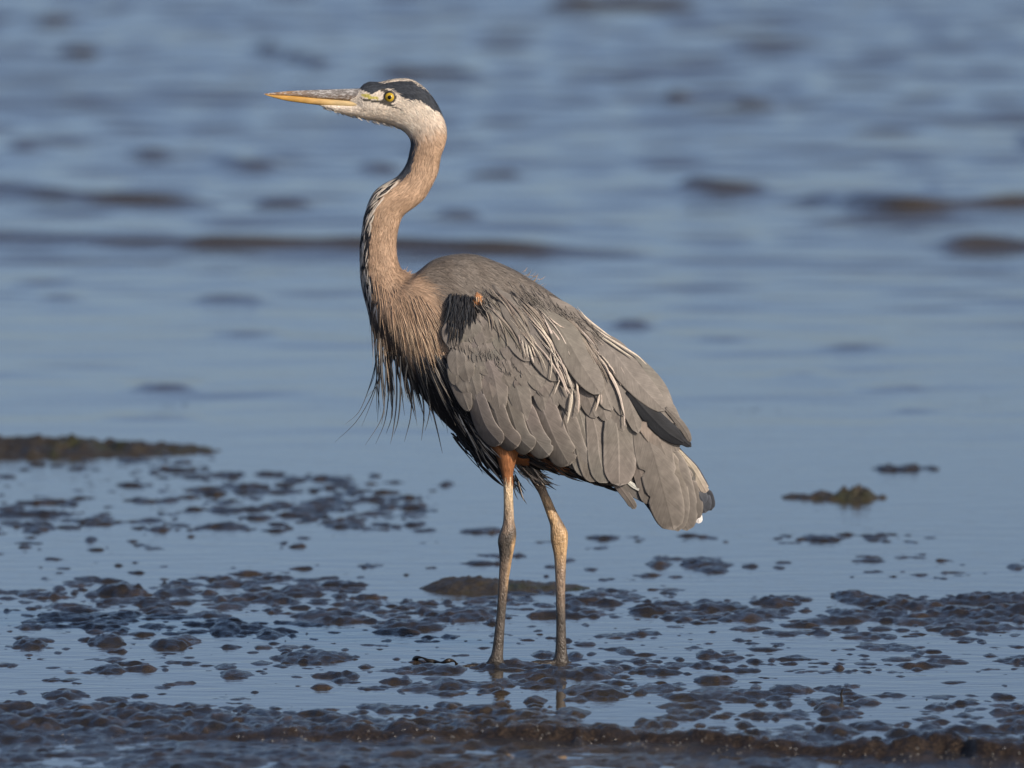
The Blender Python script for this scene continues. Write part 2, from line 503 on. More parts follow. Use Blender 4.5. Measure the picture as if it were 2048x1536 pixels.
# keep the bank the photographer stands on just above the water
Z = np.where(Y < -3, 0.01 + 0.02 * np.clip(-Y - 3, 0, 20) + 0.02 * (vnoise(X, Y, 50) - .5), Z)
edge = smooth(1.8, 4, np.abs(X)) * (Y > -2.3)
Z = Z * (1 - edge) + edge * (-0.01)
Z = np.where(Y > 7.2, -0.03, Z)
MUD = (xpos, ypos, Z)
o = make('mud_flat', np.stack([X.ravel(), Y.ravel(), Z.ravel()], 1), grid_faces(*X.shape), M_MUD, extra={'dry': dry.ravel()})
tag(o, 'wet dark brown mud of low lumps standing out of shallow water', kind='structure')


def mud_z(x, y):
    i = np.clip(np.searchsorted(xpos, x), 0, len(xpos) - 1); j = np.clip(np.searchsorted(ypos, y), 0, len(ypos) - 1)
    return Z[j, i]


# larger humps that stand apart from the flat
def hump(name, px0, px1, pyb, prof, depth, mat_, label, cat, seed, rough=.95):
    """prof: crest height in photo pixels from left to right"""
    nx, ny = 90, 36
    g0, g1 = G([px0, px1], [pyb, pyb])
    k = (g0[1] + 20) / F
    u = np.linspace(0, 1, nx); t = np.linspace(-1, 1, ny)
    U, T = np.meshgrid(u, t)
    hx = np.interp(U, np.linspace(0, 1, len(prof)), prof) * k
    xs = g0[0] + (g1[0] - g0[0]) * U
    wd = depth * (0.35 + 0.65 * np.sqrt(np.clip(4 * U * (1 - U), 0, 1)))
    ys = g0[1] + depth * 0.4 + T * wd
    q = np.clip(1 - np.abs(T) ** 1.8, 0, 1)
    nz = 0.6 * vnoise(xs / 0.03, ys / 0.05, seed) + 0.5 * vnoise(xs / 0.011, ys / 0.02, seed + 1)
    zs = -0.012 + (hx + 0.012) * q * (0.97 - .55 * rough + rough * nz)
    c = np.array([(g0[0] + g1[0]) / 2, g0[1] + depth * .4, 0])
    vv = np.stack([xs.ravel(), ys.ravel(), zs.ravel()], 1) - c
    # underside so that the hump is a closed body
    base = vv.copy(); base[:, 2] = -0.02
    nf = grid_faces(ny, nx)
    bf = nf[:, ::-1] + len(vv)
    idx = np.arange(ny * nx).reshape(ny, nx)
    loop = np.concatenate([idx[0, :-1], idx[:-1, -1], idx[-1, :0:-1], idx[:0:-1, 0]])
    l2 = np.roll(loop, -1)
    side = np.stack([loop, l2, l2 + len(vv), loop + len(vv)], 1)
    o = make(name, np.vstack([vv, base]), np.vstack([nf, bf, side[:, ::-1]]), mat_)
    o.location = c
    return tag(o, label, cat)


hump('mud_bank', -260, 440, 908, [6, 12, 14, 18, 20, 24, 22, 19, 13, 13, 9, 4, 1], 0.30, M_WEED,
     'long low mud bank with green algae along its top, at the water edge', 'mud bank', 60, 1.15)
hump('mud_hump', 1562, 1775, 998, [1, 7, 7, 7, 10, 14, 17, 19, 7, 2], 0.10, M_WEED,
     'wedge shaped brown mud hump alone in calm water behind the heron tail', 'mud hump', 63)
hump('mud_hump', 1745, 1880, 941, [1, 12, 9, 5, 7, 4, 1], 0.12, M_MUD,
     'small thin dark mud hump lying alone in open water', 'mud hump', 66)
hump('mud_hump', 838, 1180, 1182, [1, 13, 22, 23, 20, 18, 15, 12, 9, 6, 1], 0.15, M_WEED,
     'low mud hump with green weed on its crest right behind the heron legs', 'mud hump', 69, .45)
hump('mud_hump', 1625, 1700, 1420, [3, 12, 17, 14, 17, 10, 3], 0.06, M_WEED,
     'knobbly small mud hump with a thin twig standing on it', 'mud hump', 72)

# thin twig standing in the mud and a strand of black weed
def tube(name, pts, radii, mat_, parent=None, sides=7, col=None):
    pts = np.asarray(pts, float); k = len(pts)
    tg = np.gradient(pts, axis=0); tg /= np.linalg.norm(tg, axis=1)[:, None] + 1e-9
    ref = np.array([0.31, 0.9, 0.2])
    a = np.cross(tg, ref); a /= np.linalg.norm(a, axis=1)[:, None]
    bb = np.cross(tg, a)
    th = np.linspace(0, 2 * math.pi, sides, endpoint=False)
    r = np.broadcast_to(radii, (k,))
    vv = pts[:, None, :] + r[:, None, None] * (np.cos(th)[None, :, None] * a[:, None, :] + np.sin(th)[None, :, None] * bb[:, None, :])
    f = grid_faces(k, sides, True)
    cap0 = np.array([[0, j, (j + 1), (j + 1)] for j in range(1, sides - 1)])
    vv = vv.reshape(-1, 3)
    cc = None if col is None else np.repeat(np.asarray(col), sides, 0)
    return make(name, vv, f, mat_, parent, col=cc)


g = G(1683, 1410)[0]
tw = tube('twig', [[g[0], g[1], -0.02], [g[0] + .001, g[1], 0.010], [g[0] - .001, g[1], 0.018], [g[0] + .0012, g[1] - .002, 0.028]], [.0022, .0022, .0018, .0016], M_TWIG)
tag(tw, 'thin dark twig standing upright in the mud', 'twig')
sp = []
for (a, b_, z) in [(826, 1324, -.004), (833, 1320, .007), (846, 1320, .010), (858, 1324, .005), (872, 1325, .004), (885, 1327, .005), (897, 1325, .009), (908, 1325, .007), (914, 1329, -.003)]:
    q = G(a, b_ + z * SC * 0.6)[0]; q[2] = max(z, mud_z(q[0], q[1]) + 0.003); sp.append(q)
sp = catmull(sp, 36)
o = tube('weed_strand', sp, 0.0032 + 0.0014 * np.sin(np.linspace(0, 19, 36)), M_TWIG)
tag(o, 'black strand of seaweed lying on mud in front of the heron feet', 'seaweed')

# bubbles caught along the brown ridge (too many to count)
ico = []
for k in range(8):
    for j in range(5):
        th = math.pi * j / 4; ph = 2 * math.pi * k / 8
        ico.append((math.sin(th) * math.cos(ph), math.sin(th) * math.sin(ph), math.cos(th)))
ico = np.array(ico); icf = np.array([[k * 5 + j, k * 5 + j + 1, ((k + 1) % 8) * 5 + j + 1, ((k + 1) % 8) * 5 + j] for k in range(8) for j in range(4)])
bv, bf = [], []
for _ in range(330):
    a = rng.uniform(-400, 2450)
    if rng.uniform() > 0.25 + 0.75 * smooth(250, 900, a): continue
    i = np.argmin(np.abs(rp[:, 0] - a))
    g = rg[i]
    yy = g[1] + rng.uniform(-0.05, 0.03); xx = g[0] + rng.uniform(-.01, .01)
    r = rng.uniform(0.0007, 0.0021)
    z = mud_z(xx, yy) + r * .5
    bf.append(icf + len(bv) * 40); bv.append(ico * r + np.array([xx, yy, z]))
o = make('bubbles', np.vstack(bv), np.vstack(bf), M_BUB)
tag(o, 'tiny glinting bubbles along the gritty brown mud ridge', 'bubbles', kind='stuff')

# ================================================================== the heron
heron = bpy.data.objects.new('heron', None)
heron.location = (float(P(1060, 1325)[0][0]), 0, 0)
COL.objects.link(heron)
tag(heron, 'tall grey heron with tan neck and yellow bill standing on wet mud', 'heron')
HX = heron.location.x


def hmake(name, v, f, m, parent=None, **kw):
    v = np.asarray(v, float).copy(); v[:, 0] -= HX
    return make(name, v, f, m, parent or heron, **kw)


# ---- sections: dorsal pixel, ventral pixel, half width in metres
SEC = np.array([
    (700, 185, 698, 205, .005), (716, 179, 713, 217, .0102), (727, 168.5, 725, 233, .0158), (740, 163.5, 739, 238.5, .0192), (760, 164, 756, 242, .0215), (790, 158, 778, 248, .0232), (822, 159, 797, 256, .0245),
    (850, 177, 811, 265, .0245), (874, 208, 819, 275, .0240), (889, 243, 822, 284, .0235), (893, 268, 822, 292, .023), (889, 290, 820, 303, .0225),
    (881, 313, 816, 320, .022), (876, 342, 808, 337, .022), (866, 367, 794, 354, .023), (850, 395, 771, 368, .024), (830, 413, 750, 384, .025),
    (807, 430, 736, 412, .025), (798, 450, 727, 445, .025), (793, 477, 722, 485, .0255), (793, 506, 721, 520, .028), (799, 532, 722, 552, .033),
    (811, 545, 726, 582, .041), (832, 547, 737, 622, .054), (872, 518, 748, 668, .070), (937, 508, 790, 722, .086), (1000, 527, 842, 790, .094),
    (1060, 558, 892, 848, .094), (1130, 606, 950, 896, .086), (1190, 650, 1020, 925, .076), (1240, 690, 1110, 945, .062), (1280, 745, 1180, 955, .046),
    (1305, 815, 1240, 965, .028), (1325, 868, 1285, 962, .014)], float)


def wingy(px, py):
    """half depth (m) of the folded wing shell seen at a pixel"""
    rx, ry = px - 880.0, py - 600.0
    s = (rx * .762 + ry * .648) / 617.0
    t = (rx * .648 - ry * .762 - 12) / 205.0
    W = np.interp(s, [-.3, -.1, 0, .12, .3, .5, .7, .85, 1.0, 1.15], [.045, .066, .082, .096, .104, .1, .085, .062, .034, .018])
    return np.maximum(W * np.sqrt(np.clip(1 - np.abs(t) ** 2.4, 0.05, 1)), 0.008)


def loft(D, V, W, ny=28, y0=0.0, sq=2.2):
    """closed tube through sections"""
    k = len(D)
    Dp, Vp = P(D[:, 0], D[:, 1], y0), P(V[:, 0], V[:, 1], y0)
    c = (Dp + Vp) / 2; a = (Dp - Vp) / 2
    th = np.linspace(0, 2 * math.pi, ny, endpoint=False)
    ct, st = np.cos(th), np.sin(th)
    e = 2.0 / sq
    ct2 = np.sign(ct) * np.abs(ct) ** e; st2 = np.sign(st) * np.abs(st) ** e
    v = c[:, None, :] + ct2[None, :, None] * a[:, None, :]
    v[:, :, 1] += st2[None, :] * W[:, None]
    v = v.reshape(-1, 3)
    f = [tuple(q) for q in grid_faces(k, ny, True)]
    n0 = len(v)
    v = np.vstack([v, c[0], c[-1]])
    for j in range(ny):
        f.append((n0, (j + 1) % ny, j)); f.append((n0 + 1, (k - 1) * ny + j, (k - 1) * ny + (j + 1) % ny))
    return v, f


sec = catmull(SEC, 230)
parts = []
v, f = loft(sec[:, 0:2], sec[:, 2:4], sec[:, 4])
pxv, pyv = proj(v)
lim = wingy(pxv, pyv) - 0.007
v[:, 1] = np.where((pxv > 905) & (pyv > 585), np.sign(v[:, 1]) * np.minimum(np.abs(v[:, 1]), lim), v[:, 1])
parts.append((v, f))
# chin feathers running forward under the bill
ch = catmull([(636, 207, 637, 211, .002), (660, 208, 661, 219.5, .0055), (685, 208, 686, 228, .008), (706, 208, 707, 232, .0105), (730, 200, 731, 238, .0145), (760, 200, 762, 243, .017)], 30)
parts.append(loft(ch[:, 0:2], ch[:, 2:4], ch[:, 4], 16))


def leg(lst, y0, y1=None, sq=2.1, thick=1.0, ny=18):
    a = np.array(lst, float)
    a = catmull(a, len(a) * 5)
    D = np.stack([a[:, 0], a[:, 2]], 1); V = np.stack([a[:, 1], a[:, 2]], 1)
    wpx = (a[:, 1] - a[:, 0]) / 2 / SC
    return loft(V, D, np.minimum(wpx, a[:, 3] if a.shape[1] > 3 else 1) * thick, ny, y0, sq)


LEG1 = [(960, 1050, 850, .024), (975, 1042, 880, .022), (985, 1037, 897, .02), (993, 1034, 913, .018), (999, 1029, 931, .014), (1004, 1026, 948, .010), (1006, 1026, 962, .009), (1007, 1026.5, 995, .0088), (1007, 1027.5, 1021, .009),
        (1006, 1029, 1043, .0105), (1003, 1031.5, 1055, .012), (998, 1033, 1068, .0135), (995, 1031.5, 1083, .0135), (997, 1029, 1097, .012), (998.5, 1025, 1115, .0098), (998, 1021, 1140, .009), (997, 1018, 1158, .0088),
        (995.5, 1015, 1189, .0085), (993, 1011.5, 1226, .0085), (989, 1009, 1262, .009), (985.5, 1007.5, 1290, .010), (982, 1006.5, 1308, .011), (977, 1007, 1318, .012), (970, 1010, 1330, .014), (965, 1012, 1344, .014)]
LEG2 = [(1030, 1075, 920, .02), (1050, 1083, 945, .014), (1065, 1090, 968, .011), (1076, 1096, 985, .0095), (1082, 1103, 999, .009), (1090, 1112.5, 1021, .0095), (1096, 1122, 1038, .011), (1100, 1129.5, 1051, .0125), (1100.5, 1135.5, 1064, .014),
        (1101, 1136, 1080, .014), (1104, 1135, 1094, .0125), (1108, 1133, 1115, .0105), (1110, 1131.5, 1150, .0095), (1111.4, 1130.5, 1189, .009), (1112, 1131, 1226, .009), (1112, 1132, 1262, .0095),
        (1111, 1133, 1290, .0105), (1109.5, 1135, 1308, .0115), (1106, 1137, 1318, .013), (1102, 1139, 1330, .014), (1098, 1140, 1342, .014)]
Y1, Y2 = -0.045, 0.02
parts.append(leg(LEG1, Y1)); parts.append(leg(LEG2, Y2))


def toe(x, y, z, ang, L, r=.0055):
    d = np.array([math.cos(ang), math.sin(ang), 0])
    k = 12; s = np.linspace(0, 1, k)
    cen = np.array([x, y, z])[None, :] + d[None, :] * (s * L)[:, None]
    cen[:, 2] -= 0.004 * s
    rr = r * (1 - 0.55 * s) * (1 + 0.12 * np.cos(s * 18)); rr[-1] *= 0.4
    side = np.array([-d[1], d[0], 0])
    th = np.linspace(0, 2 * math.pi, 12, endpoint=False)
    v = cen[:, None, :] + rr[:, None, None] * (np.cos(th)[None, :, None] * side + np.sin(th)[None, :, None] * np.array([0, 0, 1.]))
    v = v.reshape(-1, 3)
    f = [tuple(q) for q in grid_faces(k, 12, True)]
    n0 = len(v); v = np.vstack([v, cen[0], cen[-1]])
    for j in range(12):
        f.append((n0, (j + 1) % 12, j)); f.append((n0 + 1, (k - 1) * 12 + j, (k - 1) * 12 + (j + 1) % 12))
    return v, f


f1 = P(990, 1322, Y1)[0]; f2 = P(1120, 1322, Y2)[0]
for ft in (f1, f2):
    for ang, L in ((math.pi * 1.0, .075), (math.pi * 0.82, .07), (math.pi * 1.19, .065), (0.15, .026)):
        parts.append(toe(ft[0], ft[1], 0.002, ang, L))

vv, ff, off = [], [], 0
for v, f in parts:
    vv.append(v); ff += [tuple(int(i) + off for i in q) for q in f]; off += len(v)
tmp = bpy.data.meshes.new('tmp'); tmp.from_pydata(np.vstack(vv).tolist(), [], ff)
to = bpy.data.objects.new('tmp', tmp); COL.objects.link(to)
rm = to.modifiers.new('r', 'REMESH'); rm.mode = 'VOXEL'; rm.voxel_size = 0.0023
sm = to.modifiers.new('s', 'SMOOTH'); sm.iterations = 3; sm.factor = 0.5
dg = bpy.context.evaluated_depsgraph_get()
ev = to.evaluated_get(dg); em = ev.to_mesh()
bv = np.empty(len(em.vertices) * 3, np.float32); em.vertices.foreach_get('co', bv); bv = bv.reshape(-1, 3).astype(float)
em.calc_loop_triangles()
quads = np.array([tuple(p.vertices) for p in em.polygons if len(p.vertices) == 4], np.int32)
bn = np.empty(len(em.vertices) * 3, np.float32); em.vertices.foreach_get('normal', bn); bn = bn.reshape(-1, 3).astype(float)
ev.to_mesh_clear()
bpy.data.objects.remove(to); bpy.data.meshes.remove(tmp)
bvh = BVHTree.FromPolygons(bv.tolist(), quads.tolist())

# ---- colour of the plumage by place on the bird (side view coordinates)
def Z1(a): return [(500 + x / 4.6545, 120 + y / 4.6545) for x, y in a]
def Z4(a): return [(820 + x / 3.84, 480 + y / 3.84) for x, y in a]
def Z5(a): return [(900 + x / 3.657, 720 + y / 3.657) for x, y in a]
def Z9(a): return [(780 + x / 6.827, 480 + y / 6.827) for x, y in a]


CROWN = Z1([(1020, 255), (1050, 205), (1150, 190), (1215, 215), (1300, 205), (1400, 190), (1500, 196), (1580, 235), (1660, 290), (1760, 400), (1830, 520), (1800, 540), (1750, 470), (1690, 445), (1640, 410),
            (1590, 372), (1500, 368), (1420, 348), (1375, 305), (1310, 262), (1240, 262), (1190, 285), (1130, 315), (1080, 290), (1035, 275)])
LORE_Y = Z1([(1030, 318), (1090, 308), (1130, 330), (1195, 345), (1190, 365), (1130, 362), (1050, 338)])
LORE_D = Z1([(1030, 350), (1130, 365), (1230, 375), (1250, 300), (1215, 290), (1230, 260), (1330, 285), (1370, 330), (1350, 380), (1310, 405), (1380, 440), (1460, 470), (1390, 452), (1290, 425), (1200, 395), (1060, 380)])
PATCH = Z9([(850, 730), (1000, 700), (1110, 712), (1170, 800), (1210, 920), (1170, 1050), (1060, 1180), (1000, 1330), (930, 1380), (880, 1290), (840, 1150), (800, 1260), (640, 1250), (700, 1150), (770, 1050), (760, 920), (700, 850), (800, 800)])
RUFOUS = Z9([(1110, 725), (1235, 735), (1250, 800), (1210, 850), (1190, 850), (1150, 790)])

SPC = (sec[:, 0:2] + sec[:, 2:4]) / 2
SPD = (sec[:, 0:2] - sec[:, 2:4]) / 2


def spine(px, py):
    idx = np.empty(px.shape, int); c = np.empty(px.shape)
    for a in range(0, px.size, 20000):
        sl = slice(a, a + 20000)
        d = (px[sl, None] - SPC[None, :, 0]) ** 2 + (py[sl, None] - SPC[None, :, 1]) ** 2
        # distance to the section line rather than to its centre
        ln = np.linalg.norm(SPD, axis=1)
        u = SPD / ln[:, None]
        al = (px[sl, None] - SPC[None, :, 0]) * u[None, :, 0] + (py[sl, None] - SPC[None, :, 1]) * u[None, :, 1]
        ex = np.clip(np.abs(al) - ln[None, :], 0, None)
        d2 = np.clip(d - al * al, 0, None) + ex * ex * 4
        i = d2.argmin(1)
        idx[sl] = i
        c[sl] = np.take_along_axis(al, i[:, None], 1)[:, 0] / ln[i]
    return idx, c


TAN = np.array((.51, .355, .242)); TAN2 = np.array((.40, .265, .175)); WHITE = np.array((.80, .71, .60)); GREY = np.array((.222, .196, .170)); GREYB = np.array((.205, .175, .148))
BLACK = np.array((.016, .017, .021)); BLUE = np.array((.055, .065, .082)); RUF = np.array((.42, .18, .075)); PALE = np.array((.42, .36, .30))


def plume_color(px, py, yy, jit=None):
    n = px.size
    idx, c = spine(px, py)
    col = np.tile(TAN, (n, 1))
    L = lambda w, k: col * (1 - w[:, None]) + k * w[:, None]
    nz = vnoise(px / 14, py / 14, 91)
    # head and throat white to tan
    t = px * 0.35 + py                        # grows down the nape
    col = L(1 - smooth(520, 585, t + 14 * (nz - .5) - 0.25 * np.clip(840 - px, 0, 200)), WHITE)
    # neck mottling
    col = L((py > 300) * smooth(.55, .85, nz) * .45, np.array((.33, .215, .14)))
    # back of neck slightly greyer, towards mantle grey
    gr = smooth(822, 862, px - .62 * np.clip(py - 555, -40, 110) + 16 * (nz - .5)) * (py > 480) * (py < 720)
    col = L(gr, GREYB)
    col = L(((px > 905) & (py > 480)).astype(float), GREY)
    col = L(((px > 860) & (py > 480) & (py < 640)) * smooth(.45, .75, nz) * .5, GREYB * .8)
    # front-neck streaks, then the throat's shade painted dark blue
    fr = (c < -.55) & (py > 352) & (py < 600) & (px < 800)
    st = vnoise(idx * 0.22, c * 7 + np.sign(yy) * 3, 95)
    col[fr & (st > .5)] = WHITE * 1.05
    col[fr & (st <= .5)] = BLACK * 1.6
    col[(c < -.90) & (py > 400) & (py < 660) & (px < 790)] = BLACK * 1.4
    fd = (c < -.62) & (py > 270) & (py <= 356) & (px < 832)
    col[fd] = BLUE * 1.4
    # breast: black below the tan beard
    br = smooth(692, 728, py + 10 * (nz - .5) - .12 * (px - 780)) * (px < 905)
    col = L(br, BLACK)
    col = L(((px < 765 + .35 * (py - 600)) & (py > 610) & (py < 720)).astype(float) * .85, BLACK * 1.5)
    col = L(((c < -.45) & (px > 840) & (py > 700)).astype(float), BLACK)
    col = L(inpoly(px, py, PATCH).astype(float), BLACK)
    col = L(inpoly(px, py, RUFOUS).astype(float), np.array((.62, .30, .14)))
    # head markings
    col = L(inpoly(px, py, CROWN).astype(float), BLUE * .95)
    top = (py < 166 + .9 * np.clip(px - 815, 0, 60)) & (px > 752) & (px < 850) & ~inpoly(px, py, CROWN)
    col = L(top.astype(float), WHITE)
    col = L(inpoly(px, py, LORE_D).astype(float) * .95, np.array((.05, .048, .045)))
    col = L(inpoly(px, py, LORE_Y).astype(float), np.array((.62, .55, .16)))
    # thighs, belly
    lg1 = (np.abs(px - 1014) < 45) & (py > 872) & (py < 958 + 6 * nz) & (yy < -.02)
    col = L(lg1.astype(float), RUF)
    return col


bpx, bpy_ = proj(np.stack([bv[:, 0], np.zeros(len(bv)), bv[:, 2]], 1))
bcol = plume_color(bpx, bpy_, bv[:, 1])
# legs
lm = ((bpy_ > 950) & (bpx > 1000) & (bpx < 1040) & (bv[:, 1] < -.02)) | ((bpy_ > 972) & (bpx > 1060) & (bpx < 1145)) | (bpy_ > 1000)
nz = vnoise(bpx / 6, bpy_ / 12, 17)
near = bpx < 1058
cream = np.array((.72, .55, .35)); brown = np.array((.20, .148, .108)); dark = np.array((.082, .070, .059)); orange = np.array((.50, .335, .18))
def mixc(a, b, w): return a * (1 - w[:, None]) + b * w[:, None]
c1 = mixc(np.tile(cream, (len(bv), 1)), brown * 1.3, smooth(985, 1045, bpy_ + 20 * (nz - .5)))
c1 = mixc(c1, dark, smooth(1045, 1075, bpy_ + 25 * (nz - .5)))
c1 = mixc(c1, brown, smooth(1100, 1130, bpy_) * (1 - smooth(1150, 1230, bpy_)) * .8)
cx = np.interp(bpy_, [1050, 1100, 1150, 1200, 1320], [1022, 1018, 1009, 1005, 998])
c1 = mixc(c1, orange * 1.15, smooth(0, 8, bpx - cx) * smooth(1060, 1090, bpy_) * (1 - smooth(1130, 1200, bpy_)) * .9)  # sunlit right edge of the near leg put into its colour
c2 = mixc(np.tile(brown * 1.5, (len(bv), 1)), orange * 1.1, smooth(985, 1010, bpy_))  # far leg: the body's shadow painted brown at its top, orange below
cx2 = np.interp(bpy_, [990, 1050, 1330], [1095, 1114, 1121])
c2 = mixc(c2, brown, smooth(0, 10, bpx - cx2) * (1 - smooth(1045, 1065, bpy_)) * .9)
c2 = mixc(c2, brown * 1.5, smooth(1100, 1150, bpy_)); c2 = mixc(c2, dark, smooth(1170, 1240, bpy_) )
lc = np.where(near[:, None], c1, c2)
lc = mixc(lc, dark * .45, smooth(1300, 1324, bpy_))
bcol[lm] = lc[lm]
body = hmake('body', bv, quads, M_BODY, col=bcol)
body.data.materials.append(M_LEG)
body.data.polygons.foreach_set('material_index', lm[quads].all(1).astype(np.int32))
body['label'] = 'slender grey bird body with tan curved neck and long scaly legs'

# ---- bill
def bill(name, rows, m, colf):
    a = catmull(np.array(rows, float), 40)
    v, f = loft(a[:, 0:2], a[:, 2:4], a[:, 4], 18, 0, 2.0)
    ff = [q if len(q) == 4 else (q[0], q[1], q[2], q[2]) for q in f]
    me_f = [q for q in f if len(q) == 4]
    px, py = proj(v)
    return hmake(name, v, np.array(me_f), m, col=colf(px, py))


def cu(px, py):
    w = smooth(640, 545, px)
    base = np.tile(np.array((.23, .215, .205)), (len(px), 1))
    c = mixc(base, np.array((.42, .24, .11)), w)
    c = mixc(c, np.array((.30, .17, .09)), smooth(184, 196, py - .02 * (px - 600)) * .5)
    return c


def cl(px, py):
    c = mixc(np.tile(np.array((.66, .38, .10)), (len(px), 1)), np.array((.66, .50, .26)), smooth(590, 700, px))
    return c


bill('upper_bill', [(528, 187.6, 528, 189, .0006), (545, 185.5, 545, 190.2, .0016), (571, 182.6, 571, 191.2, .0028), (600, 181, 600, 193.2, .004), (640, 179.4, 640, 197, .0055), (680, 178, 680, 200, .0072), (712, 177, 712, 202.6, .0092), (735, 176, 735, 204.5, .0115)], M_BILLU, cu)
bill('lower_bill', [(531, 189, 531, 190, .0006), (545, 190.2, 545, 194.6, .0014), (565, 191, 565, 199.8, .0024), (586, 192, 586, 203.6, .0034), (637, 196.6, 637, 210.2, .0052), (680, 200, 680, 213.8, .0068), (708, 202.2, 708, 216, .0088), (724, 203.6, 724, 215, .0105), (735, 204.6, 735, 209, .011)], M_BILLL, cl)

# ---- eyes
def cap(r, h, n=20, k=7):
    """convex cap facing -Y: radius r, bulge h"""
    v = [(0, -h, 0)]; f = []
    for i in range(1, k + 1):
        a = i / k
        for j in range(n):
            t = 2 * math.pi * j / n
            v.append((r * a * math.cos(t), -h * (1 - a * a), r * a * math.sin(t)))
    v = np.array(v)
    f = [(0, 1 + j, 1 + (j + 1) % n, 1 + (j + 1) % n) for j in range(n)]
    q = grid_faces(k, n, True) + 1
    tri = np.array([(0, 1 + (j + 1) % n, 1 + j) for j in range(n)])
    return v, q, tri


for sgn in (-1, 1):
    e = P(779.5, 193.5, 0)[0]
    hit = bvh.ray_cast(Vector((e[0], sgn * 1.0, e[2])), Vector((0, -sgn, 0)))
    ysurf = hit[0].y if hit[0] else sgn * .021
    def eyepart(name, r, h, off, m, parent):
        v, q, tri = cap(r, h)
        tq = np.vstack([q, np.stack([tri[:, 0], tri[:, 1], tri[:, 2], tri[:, 2]], 1)])
        v = v.copy()
        if sgn > 0: v[:, 1] *= -1
        v += np.array([e[0], ysurf + sgn * off, e[2]])
        v[:, 0] -= HX
        me = bpy.data.meshes.new(name)
        me.from_pydata(v.tolist(), [], [tuple(x) for x in q] + [tuple(x) for x in tri])
        for p in me.polygons: p.use_smooth = True
        me.materials.append(m)
        o = bpy.data.objects.new(name, me); COL.objects.link(o); o.parent = parent
        return o
    eye = eyepart('eye', .0118, .0045, -.0018, M_EYERING, heron)
    eyepart('iris', .0085, .0040, .0006, M_IRIS, eye)
    eyepart('pupil', .0037, .0009, .0041, M_PUPIL, eye)

